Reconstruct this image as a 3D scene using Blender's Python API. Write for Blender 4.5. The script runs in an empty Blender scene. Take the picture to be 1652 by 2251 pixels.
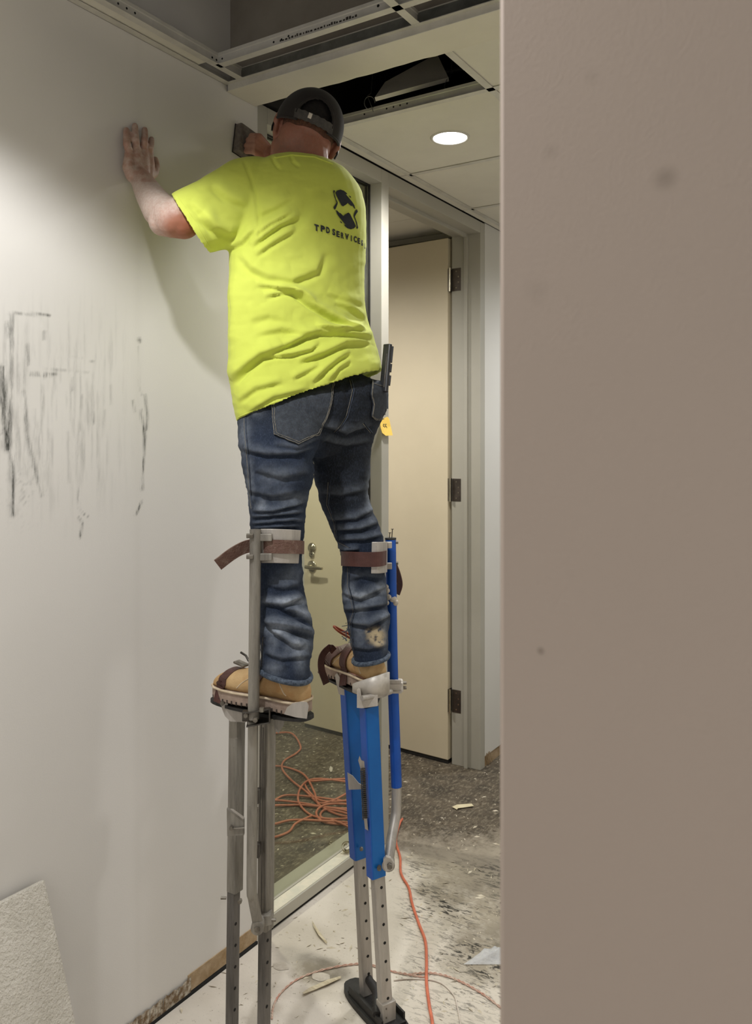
import bpy, bmesh, math, random
import numpy as np
from mathutils import Vector, Matrix
from mathutils.bvhtree import BVHTree
random.seed(7); rng = np.random.default_rng(7)
SC = bpy.context.scene
COL = SC.collection

# ------------------------------------------------------------------ camera
FPX, CX, CY = 1836.0, 826.0, 982.0          # focal length and horizon row, in photograph pixels
TH = math.atan2(1152.0, FPX)                # the corridor wall runs 32 degrees right of the view axis
CAM = Vector((1.778, 0.0, 1.62))
FWD = Vector((-math.sin(TH), math.cos(TH), 0)); RGT = Vector((math.cos(TH), math.sin(TH), 0)); UP = Vector((0, 0, 1))
cd = bpy.data.cameras.new('camera'); cam = bpy.data.objects.new('camera', cd); COL.objects.link(cam)
cam.location = CAM; cam.rotation_euler = (math.pi/2, 0, TH)
cd.sensor_fit = 'HORIZONTAL'; cd.sensor_width = 36.0; cd.lens = 36.0*FPX/1652.0
cd.shift_y = -(1125.5-CY)/1652.0; cd.clip_start = 0.05; cd.clip_end = 60
cd.dof.use_dof = True; cd.dof.focus_distance = 2.5; cd.dof.aperture_fstop = 9.0     # the near wall edge is soft in the photograph
SC.camera = cam
# ------------------------------------------------------------------ world and exposure
vs = SC.view_settings
vs.view_transform = 'Standard'; vs.look = 'None'; vs.gamma = 1.0; vs.use_curve_mapping = False; vs.exposure = 0.33
SC.display_settings.display_device = 'sRGB'
w = bpy.data.worlds.new('world'); SC.world = w; w.use_nodes = True
w.node_tree.nodes['Background'].inputs[0].default_value = (1.0, 0.985, 0.965, 1)
w.node_tree.nodes['Background'].inputs[1].default_value = 0.46
# ------------------------------------------------------------------ ceiling lamps (fixtures are built further down)
CEIL = 2.75
def spot(loc, energy, color, ang=150, blend=0.7, rad=0.055):
    l = bpy.data.lights.new('downlight_lamp', 'SPOT'); l.energy = energy; l.color = color
    l.spot_size = math.radians(ang); l.spot_blend = blend; l.shadow_soft_size = rad
    o = bpy.data.objects.new('downlight_lamp', l); COL.objects.link(o); o.location = loc
    return o
LAMPS = [((0.384, 2.731), 50, (1.0, 0.985, 0.97)),       # the one in view
         ((0.76, 0.68), 54, (0.985, 0.99, 1.0)),         # over the corridor, left of the frame
         ((1.15, -1.3), 21, (1.0, 0.975, 0.95)),         # behind the camera
         ((0.9, 4.7), 62, (0.94, 0.97, 1.0)),           # added unseen down the corridor, brightens the far wall and ceiling
         ((1.48, 2.45), 26, (1.0, 0.98, 0.96)),        # added lamp hidden behind the near wall, floor bounce for the soffit
         ((-1.15, 2.75), 80, (1.0, 0.96, 0.89))]        # in the room behind the glass
for (x, y), e, c in LAMPS:
    spot((x, y, CEIL-0.03), e, c, *{0.68: (138, 0.3, 0.036), 2.45: (112, 0.6)}.get(y, (168, 0.7)))

# ------------------------------------------------------------------ helpers
def P(u, v, t):
    return CAM + t*(FWD + (u-CX)/FPX*RGT + (CY-v)/FPX*UP)
def ray(u, v):
    u, v = float(u), float(v)
    return FWD + (u-CX)/FPX*RGT + (CY-v)/FPX*UP
def onplane(u, v, axis, val):
    d = ray(u, v); return CAM + d*((val-CAM[axis])/d[axis])
def to_px(V):
    V = np.asarray(V) - np.array(CAM)
    t = V@np.array(FWD); l = V@np.array(RGT); z = V[:, 2]
    return CX+FPX*l/t, CY-FPX*z/t, t
def lin(c):
    if isinstance(c, str): c = [int(c[i:i+2], 16)/255 for i in (0, 2, 4)]
    return tuple((x/12.92 if x <= 0.04045 else ((x+0.055)/1.055)**2.4) for x in c)

def nd(nt, typ, **kw):
    n = nt.nodes.new(typ)
    for k, v in kw.items():
        if k.startswith('i_'):
            key = k[2:]; key = int(key) if key.isdigit() else key
            n.inputs[key].default_value = v
        else: setattr(n, k, v)
    return n
def newmat(name):
    m = bpy.data.materials.new(name); m.use_nodes = True
    nt = m.node_tree; return m, nt, nt.nodes['Principled BSDF']
def mixc(nt, fac, a, b, blend='MIX'):
    n = nt.nodes.new('ShaderNodeMix'); n.data_type = 'RGBA'; n.blend_type = blend
    for sock, val in ((n.inputs[0], fac), (n.inputs[6], a), (n.inputs[7], b)):
        if hasattr(val, 'is_output'): nt.links.new(val, sock)
        elif isinstance(val, (int, float)): sock.default_value = val
        else: sock.default_value = (*val[:3], 1)
    return n.outputs[2]
def ramp(nt, src, p0, p1, c0=(0, 0, 0), c1=(1, 1, 1)):
    n = nt.nodes.new('ShaderNodeValToRGB'); nt.links.new(src, n.inputs[0])
    e = n.color_ramp.elements; e[0].position = p0; e[1].position = p1
    e[0].color = (*c0, 1); e[1].color = (*c1, 1); return n.outputs[0]
def noise(nt, scale, detail=4, rough=0.55, coord='Object', stretch=None, w=0.0, dist=0.0):
    tc = nt.nodes.new('ShaderNodeTexCoord'); src = tc.outputs[coord]
    mp = nt.nodes.new('ShaderNodeMapping'); nt.links.new(src, mp.inputs[0])
    if stretch: mp.inputs['Scale'].default_value = stretch
    mp.inputs['Location'].default_value = (w, w*1.7, w*0.3)
    n = nt.nodes.new('ShaderNodeTexNoise'); nt.links.new(mp.outputs[0], n.inputs['Vector'])
    n.inputs['Scale'].default_value = scale; n.inputs['Detail'].default_value = detail
    n.inputs['Roughness'].default_value = rough; n.inputs['Distortion'].default_value = dist
    return n.outputs[0]
def bump(nt, bsdf, src, strength, dist=0.01, chain=None):
    b = nt.nodes.new('ShaderNodeBump'); b.inputs['Strength'].default_value = strength; b.inputs['Distance'].default_value = dist
    nt.links.new(src, b.inputs['Height'])
    if chain: nt.links.new(chain, b.inputs['Normal'])
    nt.links.new(b.outputs[0], bsdf.inputs['Normal']); return b.outputs[0]
def attr(nt, name):
    n = nt.nodes.new('ShaderNodeAttribute'); n.attribute_name = name; return n.outputs['Fac']
def pmat(name, c1, c2=None, scale=8, rough=0.6, metal=0.0, bmp=0.0, bscale=60, lo=0.35, hi=0.65, stretch=None, spec=None, detail=5):
    m, nt, b = newmat(name); c1 = lin(c1)
    if c2 is None: c2 = tuple(x*0.86 for x in c1)
    else: c2 = lin(c2)
    f = ramp(nt, noise(nt, scale, detail, 0.6, stretch=stretch), lo, hi)
    nt.links.new(mixc(nt, f, c1, c2), b.inputs['Base Color'])
    b.inputs['Roughness'].default_value = rough; b.inputs['Metallic'].default_value = metal
    if spec is not None: b.inputs['Specular IOR Level'].default_value = spec
    if bmp: bump(nt, b, noise(nt, bscale, 4, 0.6, stretch=stretch), bmp)
    return m

class MB:                                    # collects verts and faces, builds ONE mesh object
    def __init__(s): s.v = []; s.f = []; s.sm = []
    def add(s, vs, fs, smooth=False):
        n = len(s.v); s.v += [tuple(x) for x in vs]
        for f in fs: s.f.append([i+n for i in f]); s.sm.append(smooth)
        return s
    def box(s, a, b):
        x0, x1 = sorted((a[0], b[0])); y0, y1 = sorted((a[1], b[1])); z0, z1 = sorted((a[2], b[2]))
        return s.add([(x0, y0, z0), (x1, y0, z0), (x1, y1, z0), (x0, y1, z0), (x0, y0, z1), (x1, y0, z1), (x1, y1, z1), (x0, y1, z1)],
                     [(0, 3, 2, 1), (4, 5, 6, 7), (0, 1, 5, 4), (1, 2, 6, 5), (2, 3, 7, 6), (3, 0, 4, 7)])
    def frame_box(s, c, ax, ay, az, hx, hy, hz):        # oriented box, half sizes
        c = Vector(c); vs = []
        for k in (-1, 1):
            for i, j in ((-1, -1), (1, -1), (1, 1), (-1, 1)):
                vs.append(c+ax*hx*i+ay*hy*j+az*hz*k)
        return s.add(vs, [(0, 3, 2, 1), (4, 5, 6, 7), (0, 1, 5, 4), (1, 2, 6, 5), (2, 3, 7, 6), (3, 0, 4, 7)])
    def sweep(s, pts, prof, side, closed=True, caps=True, smooth=False):
        # prof: list of (a, b) in the frame (side, cross) carried along pts (constant 'side' hint)
        pts = [Vector(p) for p in pts]; rings = []
        for i, p in enumerate(pts):
            d = (pts[min(i+1, len(pts)-1)]-pts[max(i-1, 0)]).normalized()
            sd = (side-d*side.dot(d)).normalized(); cr = d.cross(sd)
            rings.append([p+sd*a+cr*b for a, b in prof])
        n = len(prof); vs = [q for r in rings for q in r]; fs = []
        for i in range(len(pts)-1):
            for j in range(n if closed else n-1):
                k = (j+1) % n
                fs.append((i*n+j, i*n+k, (i+1)*n+k, (i+1)*n+j))
        if caps and closed:
            fs.append(tuple(reversed(range(n)))); fs.append(tuple((len(pts)-1)*n+j for j in range(n)))
        return s.add(vs, fs, smooth)
    def tube(s, pts, r, n=12, caps=True, smooth=True):
        pts = [Vector(p) for p in pts]; rs = r if isinstance(r, (list, tuple)) else [r]*len(pts)
        d0 = (pts[1]-pts[0]).normalized(); a = d0.orthogonal().normalized(); rings = []
        for i, p in enumerate(pts):
            d = (pts[min(i+1, len(pts)-1)]-pts[max(i-1, 0)]).normalized()
            a = (a-d*a.dot(d)).normalized(); b = d.cross(a)
            rings.append([p+(a*math.cos(2*math.pi*j/n)+b*math.sin(2*math.pi*j/n))*rs[i] for j in range(n)])
        vs = [q for r_ in rings for q in r_]; fs = []
        for i in range(len(pts)-1):
            for j in range(n):
                k = (j+1) % n; fs.append((i*n+j, i*n+k, (i+1)*n+k, (i+1)*n+j))
        s.add(vs, fs, smooth)
        if caps:
            s.add(rings[0], [tuple(reversed(range(n)))]); s.add(rings[-1], [tuple(range(n))])
        return s
    def disc_prism(s, c, axis, r, h, n=16, hex=False):
        axis = Vector(axis).normalized(); c = Vector(c)
        return s.tube([c-axis*h/2, c+axis*h/2], r, 6 if hex else n, True, not hex)
    def lathe(s, c, axis, prof, n=20):                   # prof: (radius, height along axis)
        axis = Vector(axis).normalized(); c = Vector(c); a = axis.orthogonal().normalized(); b = axis.cross(a)
        vs = [c+axis*h+(a*math.cos(2*math.pi*j/n)+b*math.sin(2*math.pi*j/n))*r for r, h in prof for j in range(n)]
        fs = [(i*n+j, i*n+(j+1) % n, (i+1)*n+(j+1) % n, (i+1)*n+j) for i in range(len(prof)-1) for j in range(n)]
        return s.add(vs, fs, True)
    def poly_prism(s, pts, off):                         # flat polygon extruded by a vector
        pts = [Vector(p) for p in pts]; n = len(pts); off = Vector(off)
        return s.add(pts+[p+off for p in pts], [tuple(reversed(range(n))), tuple(range(n, 2*n))]+[(i, (i+1) % n, n+(i+1) % n, n+i) for i in range(n)])
    def build(s, name, mat, parent=None, bevel=0.0, solid=0.0, subsurf=0):
        me = bpy.data.meshes.new(name); me.from_pydata(s.v, [], s.f)
        me.polygons.foreach_set('use_smooth', s.sm); me.update()
        bm = bmesh.new(); bm.from_mesh(me); bmesh.ops.recalc_face_normals(bm, faces=bm.faces); bm.to_mesh(me); bm.free()
        o = bpy.data.objects.new(name, me); COL.objects.link(o)
        if mat: me.materials.append(mat)
        if solid:
            m = o.modifiers.new('solid', 'SOLIDIFY'); m.thickness = solid; m.offset = 0
        if bevel:
            m = o.modifiers.new('bevel', 'BEVEL'); m.width = bevel; m.segments = 2; m.limit_method = 'ANGLE'; m.angle_limit = math.radians(40)
        if subsurf:
            m = o.modifiers.new('sub', 'SUBSURF'); m.levels = subsurf; m.render_levels = subsurf
        if parent: attach(o, parent)
        return o
def attach(o, parent):
    o.parent = parent; o.matrix_parent_inverse = Matrix.Translation(-Vector(parent.location)) if parent.type == 'EMPTY' and parent.parent is None else Matrix()
def empty(name, loc=(0, 0, 0), label=None, cat=None, group=None, kind=None):
    o = bpy.data.objects.new(name, None); COL.objects.link(o); o.location = loc; o.empty_display_size = 0.05
    return tag(o, label, cat, group, kind)
def tag(o, label=None, cat=None, group=None, kind=None):
    if label: o['label'] = label
    if cat: o['category'] = cat
    if group: o['group'] = group
    if kind: o['kind'] = kind
    return o
def struct(o, label=None): return tag(o, label, None, None, 'structure')
def setattr_f(me, name, arr):
    a = me.attributes.new(name, 'FLOAT', 'POINT'); a.data.foreach_set('value', np.asarray(arr, dtype=np.float32))
def seg_dist(px, py, pts):
    # distance to a polyline, signed side and parameter along it
    best = np.full(px.shape, 1e9); side = np.zeros(px.shape); par = np.zeros(px.shape)
    L = [0]
    for (a, b), (c, d) in zip(pts[:-1], pts[1:]): L.append(L[-1]+math.hypot(c-a, d-b))
    for i, ((a, b), (c, d)) in enumerate(zip(pts[:-1], pts[1:])):
        dx, dy = c-a, d-b; l2 = dx*dx+dy*dy+1e-9
        k = np.clip(((px-a)*dx+(py-b)*dy)/l2, 0, 1)
        ex, ey = px-(a+k*dx), py-(b+k*dy); q = np.hypot(ex, ey)
        m = q < best
        best = np.where(m, q, best); side = np.where(m, np.sign(dx*ey-dy*ex), side); par = np.where(m, (L[i]+k*math.sqrt(l2))/L[-1], par)
    return best, side, par
def vnoise(x, y, seed=0):
    # smooth value noise in 2d
    r = np.random.default_rng(seed).random((64, 64)); xi = np.floor(x).astype(int); yi = np.floor(y).astype(int)
    fx = x-xi; fy = y-yi; fx = fx*fx*(3-2*fx); fy = fy*fy*(3-2*fy)
    g = lambda a, b: r[a % 64, b % 64]
    return (g(xi, yi)*(1-fx)+g(xi+1, yi)*fx)*(1-fy)+(g(xi, yi+1)*(1-fx)+g(xi+1, yi+1)*fx)*fy
def fbm(x, y, seed=0, o=4):
    return sum(vnoise(x*2**k, y*2**k, seed+k)*0.5**(k+1) for k in range(o))/(1-0.5**o)
# ------------------------------------------------------------------ materials of the room
def wallmat(name, c, scuff=True, bs=0.08):
    m, nt, b = newmat(name); c = lin(c)
    col = mixc(nt, ramp(nt, noise(nt, 1.3, 3), 0.3, 0.7), c, tuple(x*0.94 for x in c))
    if scuff:
        s = attr(nt, 'scuff'); k = nt.nodes.new('ShaderNodeMath'); k.operation = 'MULTIPLY'
        nt.links.new(s, k.inputs[0])
        st = ramp(nt, noise(nt, 60, 5, 0.7, stretch=(1, 1, 0.16)), 0.36, 0.6); nt.links.new(st, k.inputs[1])
        col = mixc(nt, k.outputs[0], col, lin('34352f'))
        col = mixc(nt, attr(nt, 'patch'), col, lin('8f8878'))
    nt.links.new(col, b.inputs['Base Color']); b.inputs['Roughness'].default_value = 0.75
    b.inputs['Specular IOR Level'].default_value = 0.25
    bump(nt, b, noise(nt, 260, 3, 0.6), bs, 0.002)
    return m
M_wall = wallmat('painted_drywall', 'dcd8d2')
M_wall2 = wallmat('painted_drywall_plain', 'dad7d0', False)
M_wallr = wallmat('shade_toned_drywall', 'bbaca0', False, 0.1)  # same wall paint; the darker beige tone stands for less light here
def smudge(m, spots):
    nt = m.node_tree; bs = nt.nodes['Principled BSDF']; g = nd(nt, 'ShaderNodeNewGeometry'); col = bs.inputs['Base Color'].links[0].from_socket
    for (u, v, r, k) in spots:
        d = nd(nt, 'ShaderNodeVectorMath', operation='DISTANCE'); nt.links.new(g.outputs['Position'], d.inputs[0]); d.inputs[1].default_value = onplane(u, v, 1, .75)
        mr = nd(nt, 'ShaderNodeMapRange', interpolation_type='SMOOTHSTEP'); nt.links.new(d.outputs['Value'], mr.inputs[0])
        for i, q in ((1, 0.0), (2, r), (3, k), (4, 0.0)): mr.inputs[i].default_value = q
        col = mixc(nt, mr.outputs[0], col, lin('6f6457'))
    nt.links.new(col, bs.inputs['Base Color'])
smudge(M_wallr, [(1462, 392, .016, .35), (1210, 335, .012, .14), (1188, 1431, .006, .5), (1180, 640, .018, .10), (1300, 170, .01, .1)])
M_frame = pmat('grey_painted_steel_frame', 'b2aea2', 'a9a598', 2, 0.45, 0, 0.02, 200)
M_door = pmat('cream_painted_door', 'dccfb3', 'd6c9ad', 2.5, 0.5, 0, 0.03, 120)
M_tile = pmat('ceiling_tile', 'e4dfd1', 'dbd6c8', 3, 0.9, 0, 0.15, 300)
M_gridw = pmat('white_grid_steel', 'd6d2c8', 'c6c2b8', 12, 0.45, 0.1, 0.03, 100)
M_soffit = pmat('soffit_drywall', 'e4dece', 'dad4c4', 2.5, 0.85, 0, 0.1, 150)
M_plen = pmat('plenum_grey', 'a29a8e', '837b70', 2.2, 0.9, 0, 0.15, 25)
M_plend = pmat('plenum_dark', '2e2b28', '201e1c', 3, 0.95, 0, 0.1, 25)
M_galv = pmat('galvanised_steel', '9a9a94', '7f807b', 20, 0.4, 0.75, 0.03, 60)
M_black = pmat('black_rubber', '191817', '262422', 30, 0.6, 0, 0.15, 90)
M_dark = pmat('dark_gap', '12110f', '1a1816', 10, 0.9)
M_chrome = pmat('satin_nickel', 'c9c2ae', 'a8a18e', 15, 0.22, 0.95, 0.01, 60)
M_steelb = pmat('brown_steel_hinge', '6f665f', '57504b', 18, 0.38, 0.8, 0.02, 60)
M_tan = pmat('bare_drywall_paper', 'b59f82', '8f7550', 14, 0.9, 0, 0.3, 50)
M_glue = pmat('torn_brown_glue', '7d674c', 'c9bfae', 55, 0.95, 0, 0.9, 90, 0.42, 0.62)
def glassmat():
    m, nt, b = newmat('window_glass'); nt.nodes.remove(b); out = nt.nodes['Material Output']
    tr = nd(nt, 'ShaderNodeBsdfTransparent'); tr.inputs[0].default_value = (0.93, 0.95, 0.88, 1)
    gl = nd(nt, 'ShaderNodeBsdfGlossy'); gl.inputs['Roughness'].default_value = 0.02
    lw = nd(nt, 'ShaderNodeLayerWeight'); pw = nd(nt, 'ShaderNodeMath', operation='POWER'); nt.links.new(lw.outputs['Facing'], pw.inputs[0]); pw.inputs[1].default_value = 5
    fr = nd(nt, 'ShaderNodeMath', operation='MULTIPLY_ADD'); nt.links.new(pw.outputs[0], fr.inputs[0]); fr.inputs[1].default_value = 0.85; fr.inputs[2].default_value = 0.025
    nz = ramp(nt, noise(nt, 3, 4), 0.35, 0.75, (0.0, 0.0, 0.0), (0.05, 0.05, 0.05))
    df = nd(nt, 'ShaderNodeBsdfDiffuse'); df.inputs[0].default_value = (0.7, 0.7, 0.62, 1)
    mx = nd(nt, 'ShaderNodeMixShader'); nt.links.new(fr.outputs[0], mx.inputs[0]); nt.links.new(tr.outputs[0], mx.inputs[1]); nt.links.new(gl.outputs[0], mx.inputs[2])
    m2 = nd(nt, 'ShaderNodeMixShader'); nt.links.new(nz, m2.inputs[0]); nt.links.new(mx.outputs[0], m2.inputs[1]); nt.links.new(df.outputs[0], m2.inputs[2])
    nt.links.new(m2.outputs[0], out.inputs[0]); return m
M_glass = glassmat()
def floormat():
    m, nt, b = newmat('dirty_concrete_floor')
    d1, d2 = lin('665b4b'), lin('3c352b')
    base = mixc(nt, ramp(nt, noise(nt, 9, 6, 0.65), 0.35, 0.65), d1, d2)
    base = mixc(nt, ramp(nt, noise(nt, 70, 5, 0.75, stretch=(1, 0.45, 1)), 0.5, 0.66), base, lin('8e8471'))
    grey = mixc(nt, ramp(nt, noise(nt, 5, 4), 0.3, 0.7), lin('a79d8b'), lin('8a8172'))
    streak = ramp(nt, noise(nt, 52, 6, 0.72, stretch=(0.5, 1.5, 1), w=3.1, dist=0.7), 0.51, 0.58)
    smask = attr(nt, 'streak'); k = nt.nodes.new('ShaderNodeMath'); k.operation = 'MULTIPLY'
    nt.links.new(streak, k.inputs[0]); nt.links.new(smask, k.inputs[1])
    dustc = mixc(nt, ramp(nt, noise(nt, 3.5, 4), 0.3, 0.7), lin('dad2c6'), lin('c9c0b2'))
    dustc = mixc(nt, ramp(nt, noise(nt, 42, 5, 0.7), 0.62, 0.7), dustc, lin('8c8170'))
    dustc = mixc(nt, ramp(nt, noise(nt, 150, 4, .75, w=2.2), 0.64, 0.7), dustc, lin('766b5a'))
    # dust thickness: painted mask broken up by noise
    add = nt.nodes.new('ShaderNodeMath'); add.operation = 'MULTIPLY_ADD'
    nt.links.new(noise(nt, 14, 6, 0.7), add.inputs[0]); add.inputs[1].default_value = 0.8; nt.links.new(attr(nt, 'dust'), add.inputs[2])
    dm = ramp(nt, add.outputs[0], 0.62, 0.98)
    gm = nt.nodes.new('ShaderNodeMath'); gm.operation = 'MULTIPLY_ADD'
    nt.links.new(noise(nt, 22, 6, 0.75, w=1.3), gm.inputs[0]); gm.inputs[1].default_value = 0.9; nt.links.new(attr(nt, 'grime'), gm.inputs[2])
    c = mixc(nt, ramp(nt, gm.outputs[0], 0.65, 0.95), base, grey)
    c = mixc(nt, dm, c, dustc)
    c = mixc(nt, k.outputs[0], c, lin('35322c'))
    c = mixc(nt, attr(nt, 'stain'), c, lin('5d584f'))
    nt.links.new(c, b.inputs['Base Color']); b.inputs['Roughness'].default_value = 0.85
    h = bump(nt, b, noise(nt, 90, 6, 0.7), 0.5, 0.004)
    return m
M_floor = floormat()

def grid_plane(name, us, vs, fn, mat):
    U, V = np.meshgrid(us, vs, indexing='ij'); n, m = U.shape
    pts = np.stack(fn(U.ravel(), V.ravel()), 1)
    i = np.arange(n*m).reshape(n, m)
    f = np.stack([i[:-1, :-1].ravel(), i[1:, :-1].ravel(), i[1:, 1:].ravel(), i[:-1, 1:].ravel()], 1)
    return pts, f
def np_obj(name, pts, faces, mat, smooth=True):
    me = bpy.data.meshes.new(name); me.from_pydata(pts.tolist(), [], faces.tolist())
    if smooth: me.polygons.foreach_set('use_smooth', np.ones(len(faces), bool))
    me.materials.append(mat); me.update()
    o = bpy.data.objects.new(name, me); COL.objects.link(o); return o

# ------------------------------------------------------------------ floor
def build_floor():
    xs = np.concatenate([np.linspace(-3.3, -0.3, 22), np.arange(-0.28, 1.6, 0.014), np.linspace(1.62, 3.4, 10)])
    ys = np.concatenate([np.linspace(-3, 1.1, 16), np.arange(1.12, 4.4, 0.014), np.linspace(4.45, 6.2, 8)])
    pts, f = grid_plane('floor', xs, ys, lambda a, b: (a, b, a*0), None)
    o = np_obj('floor', pts, f, M_floor)
    X, Y = pts[:, 0], pts[:, 1]; u, v, t = to_px(pts); ok = t > 0.3
    u = np.where(ok, u, 600); v = np.where(ok, v, 3000)
    def sm(x, a, b): q = np.clip((x-a)/(b-a), 0, 1); return q*q*(3-2*q)
    n1 = fbm(X*6, Y*6, 3)-0.5
    # white plaster dust: strong near the camera and along the partition, thins to the right and away
    edge = u-(935+(v-2000)*0.25)+n1*260
    dust = sm(v+np.clip((850-u), -200, 0)*.35, 1800, 1930)*(1-0.75*sm(edge, -110, 110))
    dust = np.where(X < 0, dust*0.0, dust)
    dust = dust+0.55*sm(v, 2120, 2220)*sm(u, 880, 1000)
    dust *= 1-0.75*np.exp(-(((u-700)/85)**2+((v-2135)/38)**2)**2)
    grime = sm(v, 1760, 1940)*0.7+0.03
    grime = np.where(X < -0.12, 0.0, grime)
    streak = sm(v, 1840, 1930)*sm(u, 850, 930)*1.0*(1-sm(v, 2190, 2251)*0.6)
    streak *= np.clip(fbm(X*5, Y*5, 9)*2.8-0.7, 0.15, 1)
    stain = 0.75*np.exp(-(((u-(690+(v-2120)*1.6))/60)**2+((v-2125)/40)**2)**2)*np.clip(fbm(X*14, Y*14, 5)*2-0.35, 0, 1)
    for k, a in (('dust', dust), ('grime', grime), ('streak', streak), ('stain', stain)): setattr_f(o.data, k, np.clip(a, 0, 1))
    b = MB().box((-3.3, -3, -0.12), (3.4, 6.2, -0.004)).build('slab', M_plen, o)
    struct(o, 'concrete floor covered with white plaster dust, dark and bare further back')
build_floor()

# ------------------------------------------------------------------ left wall with scuffs
def build_left_wall():
    ys = np.concatenate([np.linspace(-2.6, 1.0, 20), np.arange(1.02, 2.1, 0.006), [2.106]])
    zs = np.concatenate([[0, .2, .4, .6, .7, .8], np.arange(0.9, 2.05, 0.006), np.linspace(2.07, 3.5, 14)])
    pts, f = grid_plane('wall', ys, zs, lambda a, b: (a*0, a, b), None)
    o = np_obj('wall_left', pts, f, M_wall)
    u, v, t = to_px(pts); ok = t > 0.3; u = np.where(ok, u, -999); v = np.where(ok, v, -999)
    sc = np.zeros(len(pts))
    def stroke(p, w, a):
        nonlocal sc
        d, s, k = seg_dist(u, v, p); wob = fbm(u/14, v/40, 4)
        sc = np.maximum(sc, a*np.exp(-(d/(w*(0.35+1.3*wob)))**2))
    # read off the photograph: dark rubber scuffs, long thin verticals, faint rectangle outline
    for p, w, a in [([(5, 810), (9, 870), (8, 930)], 7, 1.0), ([(8, 880), (14, 930), (17, 985)], 10, 1.0), ([(26, 690), (25, 900), (24, 1000), (30, 1110)], 3.5, .75),
                    ([(28, 1000), (28, 1060), (30, 1130)], 5, 1.0), ([(52, 860), (60, 960), (75, 1020), (92, 1090)], 4.5, .7), ([(22, 689), (60, 690), (110, 693)], 2.2, .7),
                    ([(14, 710), (18, 740)], 5, .6), ([(60, 760), (62, 800)], 5, .6), ([(70, 822), (95, 824), (120, 822)], 5.5, .8), ([(90, 812), (160, 813), (195, 818)], 1.8, .45),
                    ([(130, 785), (180, 787), (215, 798)], 1.5, .35), ([(180, 870), (178, 945)], 2, .4), ([(244, 845), (244, 890)], 1.6, .4), ([(158, 830), (160, 860)], 2, .4),
                    ([(305, 746), (307, 750)], 3.2, 1.0), ([(305, 760), (306, 850), (312, 870)], 1.6, .3), ([(292, 880), (296, 905)], 2.6, .75), ([(318, 868), (324, 920), (322, 945)], 2.4, .8),
                    ([(310, 900), (318, 960), (317, 1000), (313, 1045), (312, 1075)], 2.4, 1.0), ([(311, 1103), (304, 1120), (299, 1131)], 2, 1.0), ([(175, 1060), (170, 1115), (183, 1130), (198, 1138)], 1.4, .6),
                    ([(172, 1138), (178, 1145), (180, 1150), (177, 1180)], 2.4, .9), ([(75, 900), (80, 1000)], 2.2, .35), ([(98, 730), (97, 745)], 3, .5), ([(40, 800), (42, 950)], 3, .4),
                    ([(7, 940), (5, 955)], 3, .9), ([(230, 900), (228, 960)], 2, .25), ([(150, 950), (152, 1060)], 4, .22), ([(205, 905), (206, 930)], 1.5, .5), ([(142, 1664), (143, 1669)], 2, .8),
                    ([(205, 1905), (206, 1922)], 1.6, .5)]:
        stroke(p, w, a)
    area = np.exp(-(((u-110)/150)**4+((v-900)/210)**4))
    sc = np.maximum(sc, area*np.clip(fbm(u/5, v/110, 11)*2.2-1.05, 0, 0.5)*0.55)
    sc = np.maximum(sc, 0.22*np.exp(-(((u-45)/45)**2+((v-1060)/70)**2))*np.clip(fbm(u/2.2, v/3.5, 15)*3-1.6, 0, 1)*2.5)
    pa = np.exp(-(((u-302)/9)**2))*0.05
    setattr_f(o.data, 'scuff', np.clip(sc*1.15, 0, 1)); setattr_f(o.data, 'patch', pa)
    MB().box((-0.12, -2.6, 0), (-0.003, 2.106, 3.5)).build('wall_core', M_wall2, o)
    # where the skirting was torn off: bare paper, brown glue and a dark gap at the floor
    MB().box((0, 1.79, 0.012), (0.003, 2.10, 0.062)).build('bare_paper_strip', M_tan, o)
    gb = MB(); zz = np.linspace(1.2, 1.80, 61)
    top = [0.048+0.010*fbm(np.array([z*30.]), np.array([0.]), 2)[0]+random.uniform(-.004, .004) for z in zz]
    for i in range(60):
        gb.add([(0.0035, zz[i], 0.008), (0.0035, zz[i+1], 0.008), (0.004+random.uniform(0, .003), zz[i+1], top[i+1]), (0.004+random.uniform(0, .003), zz[i], top[i])], [(0, 1, 2, 3)])
    gb.build('torn_glue_strip', M_glue, o)
    MB().box((0, -2.6, 0.0), (0.0065, 2.10, 0.009)).build('floor_gap', M_dark, o)
    struct(o, 'painted drywall on the left with black scuff marks and torn-off skirting')
build_left_wall()

# ------------------------------------------------------------------ other walls
Y_W0, Y_M0, Y_M1, Y_J0, Y_J1 = 2.106, 2.877, 2.932, 3.816, 3.868
o = MB().box((-0.12, Y_W0, CEIL+0.012), (0, 6.0, 3.5)).build('wall_upper', M_plend); struct(o, 'wall above the ceiling grid')
o = MB().box((-0.12, Y_J1, 0.055), (0, 6.0, CEIL)).build('wall_far', M_wall2); struct(o, 'white drywall strip right of the open door frame')
MB().box((-0.12, Y_J1, 0.0), (-0.004, 6.0, 0.06)).build('bare_paper_strip', M_tan, o)
tb = MB()
for i in range(9):
    y = Y_J1+0.01+i*0.006; tb.tube([(0.0, y, 0.058+random.uniform(0, .008)), (0.008, y+random.uniform(-.01, .02), 0.035), (0.006, y+random.uniform(0, .03), 0.004)], 0.0012, 5)
tb.build('torn_fibres', M_tan, o)
o = MB().box((1.447, 0.75, 0), (3.3, 0.87, 3.5)).build('wall_right', M_wallr, bevel=0.006); struct(o, 'drywall end close to the camera on the right, low light put into its beige tone')
o = MB().box((1.95, 0.87, 0), (2.07, 6.0, 3.5)).build('wall_side', M_wall2); struct(o, 'corridor wall hidden behind the near wall')
o = MB().box((-0.12, 6.0, 0), (2.07, 6.12, 3.5)).build('wall_end', M_wall2); struct(o, 'end wall of the corridor')
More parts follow.
